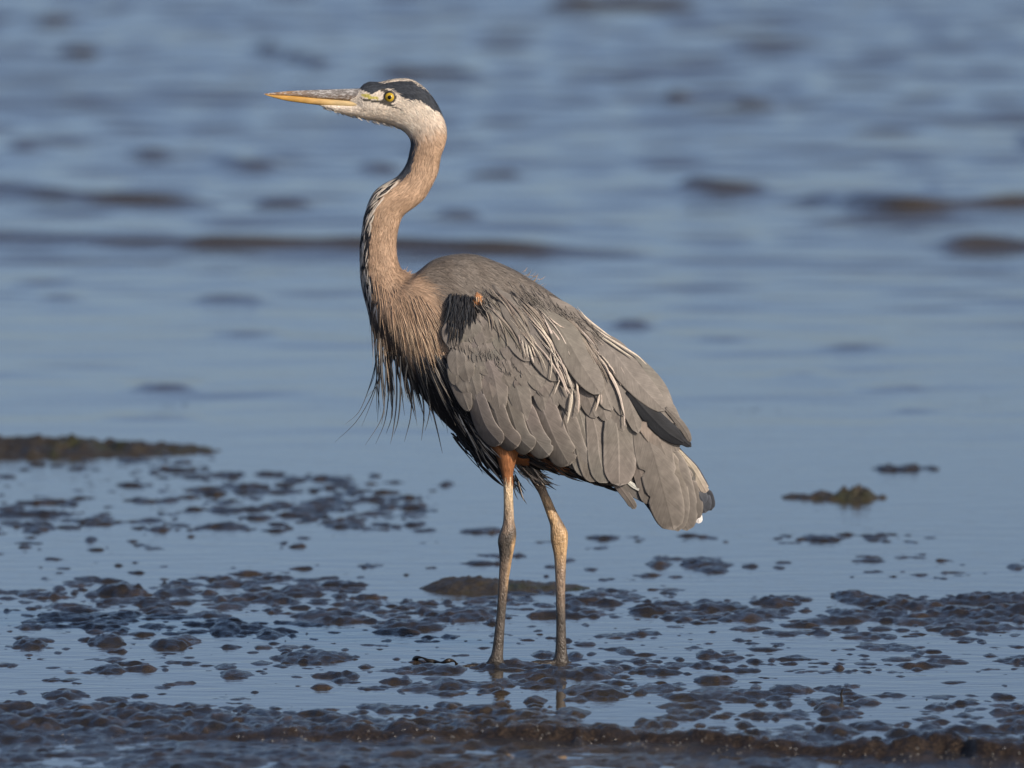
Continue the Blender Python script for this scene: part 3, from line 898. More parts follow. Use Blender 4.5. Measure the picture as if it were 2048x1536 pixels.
# ---- vaned feathers
def feather(name, path, width, lift, color, tipc=None, round_=0.5, shaft=1.25, camber=.06, split=0.3, edge=1.12, seed=0, both=True, tiplift=.002, twist=0.0, lweb=1.0, sink=.007, taper=.12):
    r = np.random.default_rng(seed + 100)
    K = 24
    pc = catmull(path, K)
    tg = np.gradient(pc, axis=0); tg /= np.linalg.norm(tg, axis=1)[:, None] + 1e-9
    nr = np.stack([-tg[:, 1], tg[:, 0]], 1)
    u = np.linspace(0, 1, K) ** .85
    pc = np.stack([np.interp(u, np.linspace(0, 1, K), pc[:, i]) for i in (0, 1)], 1)
    LEN = max(1, np.linalg.norm(np.diff(pc, axis=0), axis=1).sum())
    tip = np.clip((1 - u) / min(.9, round_ * width / LEN), 0, 1)
    prof = np.sqrt(1 - (1 - tip) ** 2.1) * (taper + (1 - taper) * smooth(0, .42, u)) * (1 + .04 * np.sin(u * 7 + r.uniform(0, 6)))
    hw = width / 2 * prof
    vq = np.array([-1, -.90, -.72, -.4, -.07, 0, .07, .4, .72, .90, 1])
    Mv = len(vq)
    jag = 1 + .012 * (r.uniform(-1, 1, (K, 2)))
    if split > 0:
        for s in range(2):
            for _ in range(r.poisson(split * 1.2)):
                i = r.integers(K // 3, K - 2); jag[i, s] *= r.uniform(.55, .85)
    px = np.empty((K, Mv)); py = np.empty((K, Mv)); col = np.empty((K, Mv, 3)); uv = np.empty((K, Mv, 2))
    L = np.concatenate([[0], np.cumsum(np.linalg.norm(np.diff(pc, axis=0), axis=1))]) / SC
    ax = r.uniform(-.10, .04)            # shaft sits off centre
    for j, q in enumerate(vq):
        s = hw * (q + ax * (1 - q * q)) * np.where(abs(q) > .6, 1 + (jag[:, 0 if q < 0 else 1] - 1) * (abs(q) - .6) / .4, 1)
        sw = np.abs(s) * 0.10 * (u < .97)
        px[:, j] = pc[:, 0] + nr[:, 0] * s + tg[:, 0] * sw
        py[:, j] = pc[:, 1] + nr[:, 1] * s + tg[:, 1] * sw
        uv[:, j, 0] = L + seed * .37; uv[:, j, 1] = s / SC
        cc = np.tile(np.asarray(color, float), (K, 1))
        if tipc is not None:
            w = smooth(.35, .9, u)[:, None]; cc = cc * (1 - w) + np.asarray(tipc) * w
        if q > .2: cc = cc * (1 + (lweb - 1) * smooth(.2, .7, q))  # left web darker: dusky vane plus the shade between feathers put into the colour
        cc = cc * (shaft if q == 0 else 1.0)
        if abs(q) > .99: cc = cc * edge * 1.12
        elif abs(q) > .85: cc = cc * edge
        col[:, j] = cc
    base = wingy(px, py)
    cam_ = camber * (hw[:, None] * 2 / SC) * (1 - vq[None, :] ** 2)
    y = base + lift * .62 + cam_ + tiplift * (u[:, None] ** 3) + 0.0004 * (vq[None, :] == 0)
    y += (twist + r.uniform(-.02, .02)) * (hw[:, None] / SC) * vq[None, :]
    y += .0008 * np.sin(u * 9 + r.uniform(0, 6))[:, None] * (hw[:, None] / max(width, 1)) * 2
    y -= sink * (1 - smooth(0, .30, u))[:, None]
    ft = grid_faces(K, Mv)
    out = []
    pts = P(px.ravel(), py.ravel(), -y.ravel())
    th = 0.00025
    back = P(px.ravel(), py.ravel(), -(y.ravel() - th))
    idx = np.arange(K * Mv).reshape(K, Mv)
    loop = np.concatenate([idx[0, :-1], idx[:-1, -1], idx[-1, :0:-1], idx[:0:-1, 0]]); l2 = np.roll(loop, -1)
    side = np.stack([loop, loop + K * Mv, l2 + K * Mv, l2], 1)
    allv = np.vstack([pts, back]); allf = np.vstack([ft, ft[:, ::-1] + K * Mv, side])
    c2 = np.vstack([col.reshape(-1, 3)] * 2); u2 = np.vstack([uv.reshape(-1, 2)] * 2)
    for sgn in ((1, -1) if both else (1,)):
        v = allv.copy()
        fs = allf
        if sgn < 0:
            v[:, 2] -= 2.15 * np.abs(v[:, 1]) * math.tan(PITCH); v[:, 1] *= -1; fs = allf[:, ::-1]
        out.append(hmake(name, v, fs, M_FEATHER, col=c2, uv=u2))
    return out


def gj(base, s, k=.10):
    r = np.random.default_rng(s)
    return np.asarray(base) * (1 + k * r.uniform(-1, 1)) * (1 + .03 * r.uniform(-1, 1, 3))


FE = np.array((.226, .205, .183)); DARKF = np.array((.030, .034, .042))
sd_ = 0
# tail and flight feathers, from the inside out
tail = [  # path, width, lift, colour, tip colour
    ([(1345, 885), (1376, 935), (1402, 980), (1423, 1021)], 36, -.004, DARKF * 2.0, DARKF * 1.3),
    ([(1335, 890), (1372, 945), (1396, 990), (1411, 1026)], 46, -.002, DARKF * 2.6, DARKF * 2.0),
    ([(1352, 893), (1384, 935), (1402, 965), (1413, 985)], 18, .001, PALE * 1.15, PALE),
    ([(1352, 900), (1380, 945), (1396, 980), (1408, 1008)], 26, .000, FE * .8, DARKF * 2.5),
    ([(1360, 940), (1382, 985), (1393, 1020), (1399, 1047)], 17, .0005, np.array((.5, .48, .45)), np.array((.74, .72, .70))),
    ([(1320, 880), (1360, 945), (1380, 995), (1391, 1041)], 44, .002, FE * .85, FE * .62),
    ([(1300, 850), (1342, 925), (1364, 990), (1374, 1062)], 56, .004, FE * .95, FE * .8),
    ([(1290, 840), (1325, 920), (1345, 985), (1356, 1063)], 62, .006, FE * 1.0, FE * .82),
    ([(1200, 930), (1232, 965), (1252, 990), (1271, 1018)], 17, -.004, FE * .8, FE * .7),
    ([(1215, 930), (1255, 968), (1285, 985), (1312, 1000)], 34, -.006, FE * .8, DARKF * 2.5),
    ([(1235, 945), (1262, 968), (1282, 980), (1292, 988)], 9, .001, np.array((.62, .6, .57)), np.array((.6, .58, .56))),
    ([(1270, 960), (1295, 990), (1315, 1018), (1332, 1046)], 30, -.002, DARKF * 1.3, DARKF),
    ([(1250, 880), (1275, 930), (1288, 970), (1300, 1008)], 32, .003, FE * .9, FE * .8),
]
for k, (p, w, lf, c, tc) in enumerate(tail):
    for o in feather('tail_feather', p, w, lf, gj(c, k), tc, seed=k, split=.5, round_=1.05, edge=1.25, tiplift=0, camber=.04, taper=.3, sink=0): pass
feather('tail_feather', [(1268, 812), (1300, 888), (1322, 965), (1347, 1061)], 74, .009, FE * 1.06, FE * .82, seed=33, round_=.85, split=1.0, edge=1.25, tiplift=0, camber=.06, shaft=.75, taper=.4, sink=0)
# soft pale rump feathers between tail and outer tertial
for k, (p, w) in enumerate([([(1262, 780), (1305, 825), (1335, 865), (1354, 905)], 44), ([(1258, 785), (1290, 835), (1318, 880), (1340, 935)], 46)]):
    feather('rump_feather', p, w, .0150 + .0012 * k, np.array((.37, .31, .265)), FE * (1.1 - .1 * k), seed=40 + k, split=0, round_=2.2, tiplift=-.004, camber=.03, edge=1.0, taper=.5, sink=0)
# dark primary tips that show under the outer tertial
for k, (p, w, c) in enumerate([([(1264, 782), (1308, 828), (1348, 864), (1383, 894)], 24, DARKF * .8), ([(1256, 780), (1294, 826), (1332, 864), (1370, 888)], 34, DARKF * .6),
                               ([(1330, 815), (1356, 842), (1372, 864), (1381, 884)], 16, FE * .75)]):
    feather('primary_feather', p, w, .0205 + .001 * k, c, None, seed=50 + k, split=.2, round_=3.0, tiplift=.0, sink=0, taper=.5)

# secondaries along the lower wing edge
seco = [([(925, 705), (952, 795), (972, 852), (1002, 889)], 40, .0082), ([(955, 712), (986, 806), (1005, 862), (1036, 894)], 44, .0070), ([(985, 715), (1018, 812), (1038, 872), (1064, 900)], 46, .0056),
        ([(1005, 715), (1042, 815), (1066, 872), (1098, 912)], 50, .0044), ([(1045, 720), (1082, 810), (1110, 878), (1139, 931)], 58, .0034), ([(1100, 735), (1128, 830), (1144, 890), (1162, 938)], 50, .0020),
        ([(1118, 745), (1146, 842), (1160, 902), (1178, 952)], 48, .0030), ([(1140, 760), (1167, 850), (1178, 912), (1196, 963)], 50, .0046), ([(1168, 775), (1193, 860), (1200, 915), (1214, 966)], 50, .0064),
        ([(1212, 768), (1234, 850), (1239, 910), (1239, 972)], 64, .0090)]
for k, (p, w, lf) in enumerate(seco):
    feather('secondary_feather', p, w, lf + .002, gj(FE, 60 + k, .09), gj(FE, 160 + k, .06), seed=60 + k, split=.3, round_=.85, camber=.07 if k < 6 else .03, tiplift=.003, twist=-.22 if k < 6 else .10, lweb=.62 if 0 < k < 6 else .9, shaft=1.6, edge=1.12 if k < 5 else 1.28)
# covert rows
cov = [([(900, 690), (914, 750), (938, 823)], 42, .011), ([(925, 690), (940, 740), (958, 806)], 40, .0125), ([(955, 680), (985, 745), (1000, 826)], 60, .013), ([(1000, 690), (1030, 760), (1052, 842)], 58, .0115),
       ([(1045, 690), (1075, 750), (1092, 825)], 52, .0105), ([(1075, 700), (1098, 760), (1108, 819)], 44, .0120), ([(1108, 710), (1134, 770), (1146, 838)], 48, .0100), ([(1140, 725), (1172, 785), (1192, 836)], 50, .0115),
       ([(1172, 735), (1200, 795), (1214, 842)], 46, .0125), ([(1200, 735), (1228, 800), (1246, 862)], 46, .0135)]
for k, (p, w, lf) in enumerate(cov):
    feather('covert_feather', p, w * .88, lf + .001, gj(FE * .95, 80 + k, .09), FE * 1.06, seed=80 + k, split=.12, round_=1.6, camber=.045, tiplift=.0008, twist=-.05, edge=1.06)
# lesser coverts in staggered rows towards the bend of the wing
k = 0
for row in range(6):
    n_ = 6
    for i in range(n_):
        a = (i + (row % 2) * .5) / n_
        x = 906 + row * 1.5 + a * (100 + row * 22) + random.uniform(-8, 8)
        y = 634 + row * 20 + 38 * a * a - 16 * math.sin(a * 3.1) + random.uniform(-8, 8)
        ln = random.uniform(58, 78)
        dx, dy = .10 + .42 * a + random.uniform(-.12, .12), .95
        feather('covert_feather', [(x, y), (x + dx * ln * .5, y + dy * ln * .55), (x + dx * ln * 1.1, y + dy * ln)], random.uniform(34, 48), .0205 - .0010 * row + random.uniform(0, .0006), gj(FE * .98, 200 + k, .08), FE * 1.05,
                seed=200 + k, split=.05, round_=1.3, camber=.012, tiplift=-.0010, shaft=1.05, edge=1.0, sink=.005)
        k += 1
# broad scapulars and tertials
broad = [([(985, 600), (1040, 650), (1085, 705), (1118, 762)], 62, .0175, 1.0), ([(1010, 590), (1065, 640), (1110, 700), (1150, 775)], 60, .0185, .98), ([(965, 585), (1000, 632), (1036, 678), (1062, 722)], 52, .0195, 1.0),
         ([(1070, 600), (1125, 665), (1160, 725), (1202, 788)], 60, .0285, .94), ([(1095, 610), (1150, 670), (1190, 735), (1224, 822)], 52, .0165, .98), ([(1130, 630), (1185, 690), (1222, 750), (1252, 835)], 50, .0150, .96),
         ([(1150, 640), (1212, 700), (1245, 762), (1277, 868)], 46, .0165, 1.0), ([(1160, 640), (1222, 700), (1270, 760), (1330, 822)], 58, .0200, .95), ([(1185, 655), (1250, 725), (1300, 785), (1358, 846)], 52, .0135, 1.0),
         ([(1200, 665), (1262, 722), (1308, 770), (1344, 828)], 40, .0120, .95), ([(1040, 570), (1110, 620), (1165, 665), (1215, 720)], 56, .0155, .95), ([(985, 570), (1020, 612), (1050, 655), (1085, 715)], 50, .0200, .97)]
for k, (p, w, lf, c) in enumerate(broad):
    feather('scapular_feather' if k not in (6, 7, 8, 9) else 'tertial_feather', p, w, lf, gj(FE * c * .92, 300 + k, .08), FE * c * 1.02, seed=300 + k, split=.15, round_=2.4 if k in (6, 7, 8, 9) else 1.6, camber=.03, tiplift=.0025, twist=.10, edge=1.06)

# long pale plumes over the back (zoomed measurements)
def Za(a): return [(1040 + x / 7.877, 560 + y / 7.877) for x, y in a]
def Zb(a): return [(1040 + x / 7.877, 700 + y / 7.877) for x, y in a]
pl = [(Za([(150, 510), (320, 720), (440, 920), (490, 1080)]), 4.5), (Za([(320, 480), (440, 720), (560, 960), (700, 1220), (860, 1500)]), 5.5), (Za([(430, 560), (540, 660), (640, 730), (700, 750)]), 4),
      (Za([(420, 680), (560, 860), (680, 1050), (760, 1250)]), 4), (Za([(600, 1150), (680, 1330), (760, 1530)]), 4.5), (Za([(480, 1080), (560, 1280), (660, 1500)]), 3.5), (Za([(700, 1100), (820, 1300), (930, 1530)]), 4.5),
      (Za([(1230, 860), (1400, 970), (1600, 1110), (1790, 1230)]), 4.5), (Za([(1100, 700), (1350, 880), (1640, 1060), (1860, 1200), (2000, 1340)]), 4), (Za([(920, 740), (1050, 880), (1190, 1030)]), 3),
      (Za([(900, 420), (1050, 600), (1250, 760), (1450, 910)]), 4), (Za([(1250, 1150), (1380, 1300), (1480, 1450)]), 3.5), (Za([(1200, 1150), (1350, 1350), (1430, 1530)]), 4),
      (Zb([(520, 150), (640, 350), (730, 600), (800, 700)]), 6), (Zb([(600, 0), (700, 250), (760, 450), (830, 640)]), 5), (Zb([(690, 60), (820, 240), (900, 550), (920, 990)]), 6), (Zb([(820, 150), (910, 330), (955, 580)]), 4),
      (Zb([(830, 620), (800, 850), (745, 1160)]), 8), (Zb([(890, 560), (925, 750), (918, 990)]), 6.5), (Zb([(1260, 650), (1230, 820), (1185, 970)]), 5), (Zb([(1270, 660), (1285, 760), (1290, 860)]), 3),
      (Zb([(1300, 230), (1430, 400), (1560, 680), (1650, 1050)]), 8), (Zb([(1640, 950), (1645, 1080), (1650, 1200)]), 4), (Zb([(1360, 200), (1440, 280), (1500, 380)]), 4), (Zb([(640, 440), (590, 560), (540, 700)]), 3.5),
      (Zb([(470, 0), (500, 250), (470, 480)]), 3), (Zb([(540, 0), (600, 250), (610, 500)]), 3.5), (Zb([(140, 0), (180, 100), (220, 210)]), 4.5), (Zb([(60, 0), (75, 60), (85, 110)]), 3),
      (Za([(20, 900), (50, 1050), (85, 1200)]), 4), (Za([(80, 960), (110, 1100), (135, 1220)]), 4), (Za([(120, 980), (170, 1150), (220, 1310)]), 5), (Za([(170, 1000), (210, 1120), (240, 1210)]), 3)]
for k in range(14):   # more long pale plumes in the middle band
    x, y = 1050 + random.uniform(-10, 60), 625 + random.uniform(-10, 50)
    ln = random.uniform(70, 130)
    pl.insert(20, ([(x, y), (x + ln * .33, y + ln * .36), (x + ln * .55, y + ln * .7), (x + ln * .66, y + ln)], random.uniform(2.2, 4)))
for k in range(74):   # finer plumes following the same fall
    a = random.random()
    x, y = 975 + a * 200 + random.uniform(-25, 15), 560 + a * 85 + random.uniform(-4, 60)
    ln = random.uniform(45, 110); dr = .95 - .45 * random.random() * (1 - a * .5)
    pl.append(([(x, y), (x + dr * ln * .42, y + ln * .34), (x + dr * ln * .74, y + ln * .68), (x + dr * ln * .95, y + ln)], random.uniform(1.8, 4.5)))
for k in range(22):
    a = k / 21
    x, y = 968 + a * 100 + random.uniform(-4, 4), 622 + a * 62 + random.uniform(-10, 6)
    pl.append(([(x, y), (x + 9, y + 22), (x + 13 + random.uniform(-3, 4), y + random.uniform(36, 52))], random.uniform(1.6, 3.4)))
for k, (p, w) in enumerate(pl):
    bright = (.68, .60, .51) if k < 47 else random.choice([(.38, .33, .28), (.30, .26, .22), (.26, .225, .19), (.22, .19, .16)])
    feather('scapular_plume', p, w * (.8 if k < 47 else 1), (.029 if k < 47 else .0215) + .0010 * (k % 5), gj(bright, 400 + k, .1), None, seed=400 + k, split=0, round_=30 if k < 47 else 14, camber=.07, tiplift=.0015, shaft=1.0, edge=.92, sink=.004)

# ---- hair-like contour plumage laid over the body (fine strands)
def strands(name, roots, dirs, norms, length, width, cols, lift=(.0006, .002), seg=4, droop=0.0, parent=None, curl=0.0, snap=True, cap_=None):
    n = len(roots)
    pts = np.empty((n, seg + 1, 3)); nrm = np.empty((n, seg + 1, 3))
    cur = roots.copy(); d = dirs.copy(); nn = norms.copy()
    for s in range(seg + 1):
        u = s / seg
        off = lift[0] * (1 - u) + lift[1] * u
        pts[:, s] = cur + nn * off; nrm[:, s] = nn
        if s == seg: break
        d = d - nn * np.sum(d * nn, 1)[:, None]
        d[:, 2] -= droop
        d /= np.linalg.norm(d, axis=1)[:, None] + 1e-9
        nxt = cur + d * (length / seg)[:, None]
        if snap:
            for i in range(n):
                h = bvh.find_nearest(nxt[i], 0.03)
                if h[0] is not None:
                    nxt[i] = h[0]; nn[i] = h[1]
        cur = nxt
    tg = np.gradient(pts, axis=1)
    side = np.cross(tg, nrm); side /= np.linalg.norm(side, axis=2)[:, :, None] + 1e-9
    u = np.linspace(0, 1, seg + 1)
    wp = (0.55 + .45 * np.sin(np.pi * np.minimum(u * 1.3 + .1, 1) )) * np.where(u > .99, .08, 1)
    hw = width[:, None] * wp[None, :] / 2
    A_ = pts - side * hw[:, :, None]; B_ = pts + side * hw[:, :, None]
    v = np.stack([A_, B_], 2).reshape(-1, 3)
    base = (np.arange(n) * (seg + 1) * 2)[:, None, None] + (np.arange(seg) * 2)[None, :, None] + np.array([0, 1, 3, 2])[None, None, :]
    if cols.ndim == 2: c = np.repeat(cols, (seg + 1) * 2, 0)
    else: c = np.repeat(cols, 2, 1).reshape(-1, 3)
    o = hmake(name, v, base.reshape(-1, 4), M_DOWN, parent, col=c)
    return tag(o, kind='stuff')


tri_c = bv[quads].mean(1)
tri_n = np.cross(bv[quads[:, 2]] - bv[quads[:, 0]], bv[quads[:, 3]] - bv[quads[:, 1]])
area = np.linalg.norm(tri_n, axis=1); tri_n /= area[:, None] + 1e-12
cpx, cpy = proj(np.stack([tri_c[:, 0], np.zeros(len(tri_c)), tri_c[:, 2]], 1))
okm = (cpy < 960) & ~((cpx < 775) & (cpy < 216) & (cpx > 600) & (cpy > 172)) & ~((cpx > 940) & (cpy > 650))
eyem = (cpx - 779) ** 2 + (cpy - 194) ** 2 < 15 ** 2
okm &= ~eyem
wgt = area * okm
wgt = wgt * np.where(cpy < 300, 2.2, np.where(cpx < 850, 1.5, 1.0))
NS = 30000
pick = rng.choice(len(quads), NS, p=wgt / wgt.sum())
tb = rng.uniform(0, 1, (NS, 2))
q = bv[quads[pick]]
roots = (q[:, 0] * (1 - tb[:, :1]) + q[:, 1] * tb[:, :1]) * (1 - tb[:, 1:]) + (q[:, 3] * (1 - tb[:, :1]) + q[:, 2] * tb[:, :1]) * tb[:, 1:]
norms = tri_n[pick].copy()
# outward orientation
mid = bvh.find_nearest(Vector(roots[0]))
rpx, rpy = proj(np.stack([roots[:, 0], np.zeros(NS), roots[:, 2]], 1))
idx, cc = spine(rpx, rpy)
tgs = np.gradient(SPC, axis=0); tgs /= np.linalg.norm(tgs, axis=1)[:, None]
d2 = tgs[idx]
dirs = np.stack([d2[:, 0], np.zeros(NS), -d2[:, 1]], 1)
k = np.clip((rpx - 745) / 130, 0, 1.2)
chest = smooth(545, 600, rpy) * (rpx < 900) * (1 - smooth(850, 900, rpx) * .6)
fan = np.stack([k * 1.0, np.zeros(NS), -(1.05 - .5 * k)], 1)
dirs = dirs * (1 - chest[:, None]) + fan * chest[:, None]
mant = ((rpx > 870) & (rpy < 700)).astype(float)
dirs = dirs * (1 - mant[:, None]) + np.array([.74, 0, -.66]) * mant[:, None]
patch = inpoly(rpx, rpy, PATCH)
dirs[patch] = np.array([-.05, 0, -1.0])
dirs += rng.normal(0, .12, dirs.shape)
dirs /= np.linalg.norm(dirs, axis=1)[:, None]
length = np.where(rpy < 240, .007, np.where(rpy < 560, .015, np.where(rpx > 870, .024, .032))) * rng.uniform(.6, 1.4, NS)
length = np.where((rpx < 745) & (rpy < 250), .006, length)
width = np.where(rpy < 240, .0010, .0015) * rng.uniform(.6, 1.3, NS)
cols = plume_color(rpx + rng.normal(0, 1.5, NS), rpy + rng.normal(0, 1.5, NS), roots[:, 1])
cols *= rng.uniform(.78, 1.22, NS)[:, None]
strands('contour_plumage', roots, dirs, norms, length, width, np.clip(cols, 0, .9), lift=(.0002, .0016), seg=3)

sel = np.where((cc < -.50) & (cc > -.99) & (rpy > 355) & (rpy < 610) & (rpx < 800))[0]
sel = rng.choice(sel, min(420, len(sel)), replace=False)
w_ = rng.uniform(0, 1, len(sel))
sc_ = np.where((w_ < .52)[:, None], WHITE[None, :] * .95, BLACK[None, :] * 1.5)
strands('neck_streaks', roots[sel], dirs[sel], norms[sel], rng.uniform(.016, .036, len(sel)), rng.uniform(.0022, .0042, len(sel)), sc_, lift=(.0008, .0028), seg=4)

# ---- hanging breast plumes
def body_y(px, py):
    """depth of the body surface seen at a pixel (None off the bird)"""
    d = Vector(ray(np.array([px]), np.array([py]))[0]).normalized()
    h = bvh.ray_cast(Vector(CAM), d)
    return h[0].y if h[0] is not None else None
def Zc(a): return [(660 + x / 4.2667, 560 + y / 4.2667) for x, y in a]
def plume(name, path, w0, yb, ctop, cbot, csw, parent=None, k=18, snap=None):
    pc = catmull(path, k)
    u = np.linspace(0, 1, k)
    y = yb * (1 - .35 * u) + .002 * np.sin(u * 5 + yb * 900)
    if snap is not None:
        last = None
        for i in range(k):
            b_ = body_y(*pc[i])
            if b_ is not None: last = b_
            y[i] = (last if last is not None else yb) - snap * (.35 + u[i])
        y = np.convolve(np.pad(y, 2, mode='edge'), np.ones(5) / 5, 'valid')
    p = P(pc[:, 0], pc[:, 1], y)
    p[:, 0] -= HX
    r = w0 / SC / 2 * (1 - u ** 1.6 * .86) * np.minimum(1, .5 + u * 4)
    w = smooth(csw - 22, csw + 22, pc[:, 1])
    c = mixc(np.tile(np.asarray(ctop, float), (k, 1)), np.asarray(cbot, float), w)
    return tube(name, p, r, M_DOWN, parent or heron, 5, c)


DG = np.array((.075, .078, .082)); LG = np.array((.22, .20, .175))
wisps = [([(410, 500), (390, 700), (340, 900), (250, 1120), (130, 1230)], 2.6), ([(430, 550), (410, 750), (370, 950), (230, 1200), (40, 1385)], 2.8), ([(440, 640), (420, 820), (350, 1050), (270, 1250)], 2.4), ([(480, 650), (470, 950), (440, 1180), (300, 1410)], 3.2),
         ([(500, 650), (500, 950), (470, 1200), (390, 1400)], 3), ([(520, 650), (525, 950), (530, 1150), (480, 1310)], 4), ([(560, 650), (570, 1000), (540, 1280), (515, 1400)], 3.6), ([(600, 650), (600, 1000), (580, 1200), (545, 1320)], 4),
         ([(640, 650), (690, 900), (690, 1150), (635, 1380)], 4.2), ([(690, 720), (710, 1000), (722, 1120)], 4), ([(720, 760), (790, 1000), (800, 1180), (780, 1370)], 4.4), ([(780, 800), (850, 1050), (840, 1180), (810, 1290)], 3.6), ([(790, 820), (870, 1100), (920, 1300), (960, 1480)], 4.4),
         ([(930, 700), (965, 900), (980, 1100)], 3), ([(960, 1050), (985, 1180), (1005, 1310)], 2.4), ([(430, 500), (440, 800), (465, 1050), (440, 1230)], 4), ([(370, 400), (385, 600), (380, 800), (300, 1010)], 2.8), ([(540, 600), (510, 850), (530, 1030), (520, 1180)], 4),
         ([(460, 560), (440, 760), (400, 900), (310, 1000)], 2.6), ([(660, 700), (640, 900), (690, 1060)], 4)]
for i, (p, w) in enumerate(wisps):
    plume('breast_plume', Zc(p), w, -.02 - .012 * (i % 4), LG, (DG * (1.6 if i % 3 == 0 else .9)) if i != 13 else PALE, 700)
# the tan beard: strands long and separate over the black breast
for i in range(200):
    a = random.random()
    x0 = 742 + a * 146 + random.uniform(-4, 4)
    y0 = 596 + 34 * a + random.uniform(-40, 66) * (1 - .45 * a)
    ln = random.uniform(50, 125) * (1 - .28 * a)
    sl = .03 + .78 * a ** 1.15 + random.uniform(-.12, .12)
    c = (TAN * (1 - .6 * a * a) + GREYB * 1.2 * .6 * a * a) * random.uniform(.75, 1.05); c2 = np.array((.66, .51, .365)) * random.uniform(.6, 1.12)
    plume('breast_plume', [(x0, y0), (x0 + sl * ln * .45, y0 + ln * .5), (x0 + sl * ln * (.88 - .2 * a), y0 + ln)], random.uniform(1.0, 2.5), -.04, c, c2, max(y0 + 26, 650), k=9, snap=random.uniform(.0004, .0045))
# dark mass of longer plumes below the beard
for i in range(80):
    a = random.random()
    x0 = 752 + a * 140 + random.uniform(-5, 5); y0 = 690 + 30 * a + random.uniform(-10, 40)
    ln = random.uniform(60, 125) * (1 - .1 * a)
    sl = .03 + .55 * a + random.uniform(-.06, .06)
    plume('breast_plume', [(x0, y0), (x0 + sl * ln * .5, y0 + ln * .5), (x0 + sl * ln * .95 + random.uniform(-6, 6), y0 + ln)], random.uniform(2, 5), -.03, random.choice([BLACK * 1.5, DG, LG]), random.choice([BLACK * 1.3, BLACK * 2, DG, LG * .8]), y0 + 40, k=9, snap=random.uniform(.001, .006))

# ---- black belly feathers and pale vent wisps
def tuft(n_, fx0, fy0, fx1, fy1, lmin, lmax, slope, spread, yr, colors, wr, name='belly_plumage', jx=8, jy=10, onwing=None, jw=.004):
    vs, fs, cs, off = [], [], [], 0
    for i in range(n_):
        a = random.random()
        x = fx0 + (fx1 - fx0) * a + random.uniform(-jx, jx); y = fy0 + (fy1 - fy0) * a + random.uniform(-jy, jy)
        ln = random.uniform(lmin, lmax); sl = slope + random.uniform(-spread, spread)
        dx, dy = math.cos(sl) * ln, math.sin(sl) * ln
        pc = catmull([(x, y), (x + dx * .5, y + dy * .5 + 3), (x + dx, y + dy + random.uniform(-5, 5))], 7)
        u = np.linspace(0, 1, 7); yy = random.uniform(*yr)
        yv = np.full(7, yy) if onwing is None else -(wingy(pc[:, 0], pc[:, 1]) + onwing * (.2 + .8 * np.minimum(1, 3 * u)) + random.uniform(0, jw))
        p = P(pc[:, 0], pc[:, 1], yv)
        w = random.uniform(*wr) / SC / 2 * np.sin(np.pi * np.clip(.12 + u * .86, 0, 1)) ** .7
        tg = np.gradient(p, axis=0); sidev = np.stack([-tg[:, 2], np.zeros(7), tg[:, 0]], 1); sidev /= np.linalg.norm(sidev, axis=1)[:, None]
        c = np.asarray(random.choice(colors)) * random.uniform(.7, 1.2)
        A_ = p - sidev * w[:, None]; B_ = p + sidev * w[:, None]; C_ = p + np.array([[0, -.22, 0]]) * w[:, None]; D_ = p + np.array([[0, .22, 0]]) * w[:, None]
        v = np.stack([A_, C_, B_, D_], 1).reshape(-1, 3)
        vs.append(v); fs.append(grid_faces(7, 4, True) + off); off += 28; cs.append(np.tile(c, (28, 1)))
    o = hmake(name, np.vstack(vs), np.vstack(fs), M_DOWN, col=np.vstack(cs))
    return tag(o, kind='stuff')


BL = [BLACK, BLACK, BLACK, BLACK * 1.5, BLUE * .5, BLUE * .9]
tuft(420, 850, 730, 962, 882, 40, 95, .95, .18, (-.07, .05), BL, (1.5, 5), jx=12, jy=16)
tuft(200, 905, 860, 1000, 925, 25, 65, .85, .25, (-.018, .05), BL, (1.2, 4))
tuft(10, 912, 868, 960, 920, 55, 85, .78, .12, (-.03, .03), [BLACK], (1.5, 4))
tuft(320, 1035, 905, 1190, 952, 30, 75, .32, .2, (-.055, .05), [BLACK, BLACK, BLACK * 2, GREYB * .6, GREY * .8], (2, 6))
tuft(120, 1030, 925, 1075, 950, 22, 50, .70, .25, (-.03, .04), [PALE, WHITE * .8, DG, GREYB, GREYB * .6], (1.2, 3.5))
tuft(16, 1018, 940, 1035, 965, 25, 48, 1.15, .15, (-.02, .03), [PALE, DG, BLACK], (1.2, 2.6))
tuft(110, 1040, 892, 1130, 930, 22, 46, .55, .2, (-.065, -.05), [RUF * .5, GREYB * .7, BLACK], (2, 5))
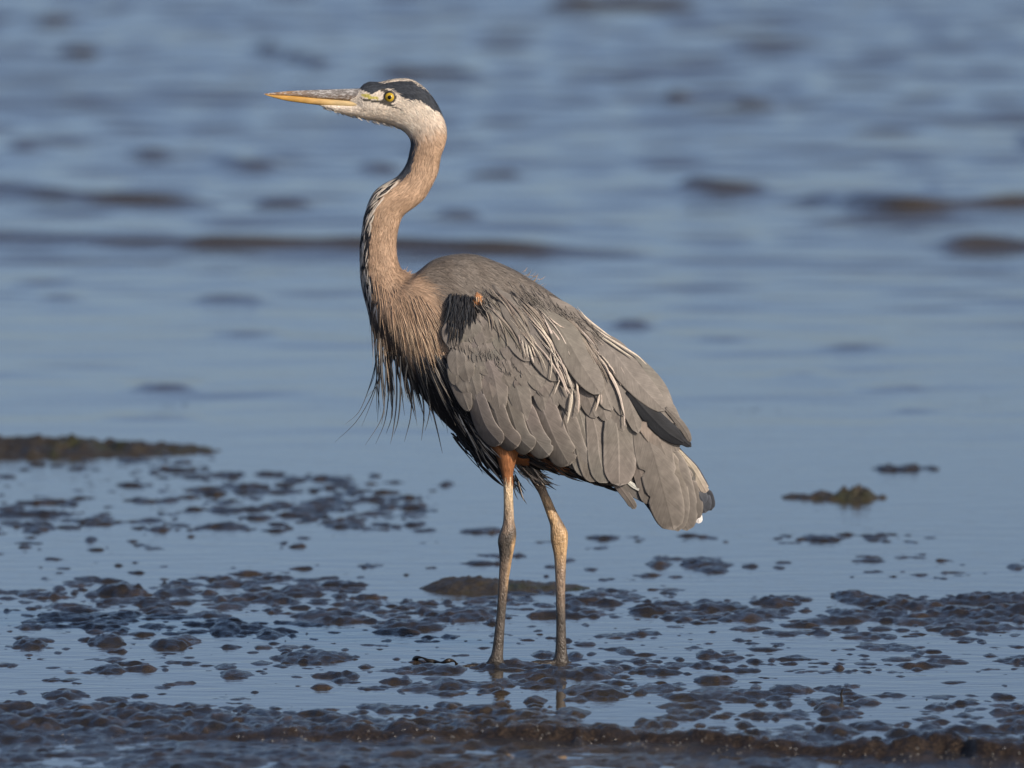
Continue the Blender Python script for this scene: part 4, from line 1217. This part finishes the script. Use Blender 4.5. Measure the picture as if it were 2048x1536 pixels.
# rufous thigh feathering
tm = (np.abs(cpx - 1012) < 40) & (cpy > 872) & (cpy < 950) & (tri_c[:, 1] < -.02)
ti = rng.choice(np.where(tm)[0], 700)
strands('thigh_plumage', tri_c[ti].copy(), np.tile(np.array([.03, 0, -1.]), (700, 1)) + rng.normal(0, .07, (700, 3)), tri_n[ti].copy(), rng.uniform(.010, .022, 700), rng.uniform(.0010, .0018, 700), RUF[None, :] * rng.uniform(.75, 1.25, (700, 1)), lift=(.0003, .0012), seg=3)
# wispy fluff at the back of the mantle and nape
tuft(26, 1040, 550, 1068, 565, 8, 20, -.35, .5, (-.01, .02), [PALE, np.array((.5, .38, .3))], (.7, 1.2), 'back_fluff')
tuft(30, 803, 540, 822, 553, 7, 14, -.1, .5, (-.012, .012), [TAN, TAN * 1.2], (.7, 1.1), 'nape_fluff', jx=3, jy=3)
tuft(170, 645, 212, 800, 253, 6, 12, .42, .22, (-.006, .006), [WHITE, WHITE * .85, WHITE * .7], (.9, 1.8), 'chin_plumage', jx=3, jy=3)
# fringe of black shoulder feathers falling over the wing bend
tuft(240, 904, 600, 940, 602, 18, 58, 1.70, .28, (0, 0), [BLACK, BLACK, BLACK * 1.8, BLUE * .6], (1.2, 4), 'shoulder_plumage', jx=7, jy=14, onwing=.0130, jw=.002)
tuft(60, 902, 635, 926, 640, 24, 52, 1.66, .2, (0, 0), [BLACK, BLACK * 2, BLUE * .7, GREYB * .5], (1, 3), 'shoulder_plumage', jx=6, jy=10, onwing=.0138, jw=.002)
tuft(24, 952, 586, 961, 590, 7, 20, 1.35, .35, (0, 0), [np.array((.66, .34, .16)), np.array((.6, .28, .12)), np.array((.75, .55, .38))], (1.2, 2.6), 'shoulder_plumage', jx=3, jy=3, onwing=.0160, jw=.001)
FS = [FE * 1.12, FE * 1.04, FE, FE * .93, FE * .85]
tuft(300, 975, 590, 1090, 690, 16, 44, .98, .14, (0, 0), FS, (1, 2.2), 'wing_down', jx=34, jy=22, onwing=.0128, jw=.0012)
tuft(300, 1040, 575, 1200, 690, 18, 52, .84, .11, (0, 0), FS, (1, 2.2), 'wing_down', jx=28, jy=16, onwing=.0122, jw=.0012)
tuft(110, 905, 650, 1030, 715, 12, 30, 1.28, .14, (0, 0), FS[:4], (1, 2.2), 'wing_down', jx=16, jy=34, onwing=.0126, jw=.0006)
print('objects', len(bpy.data.objects))
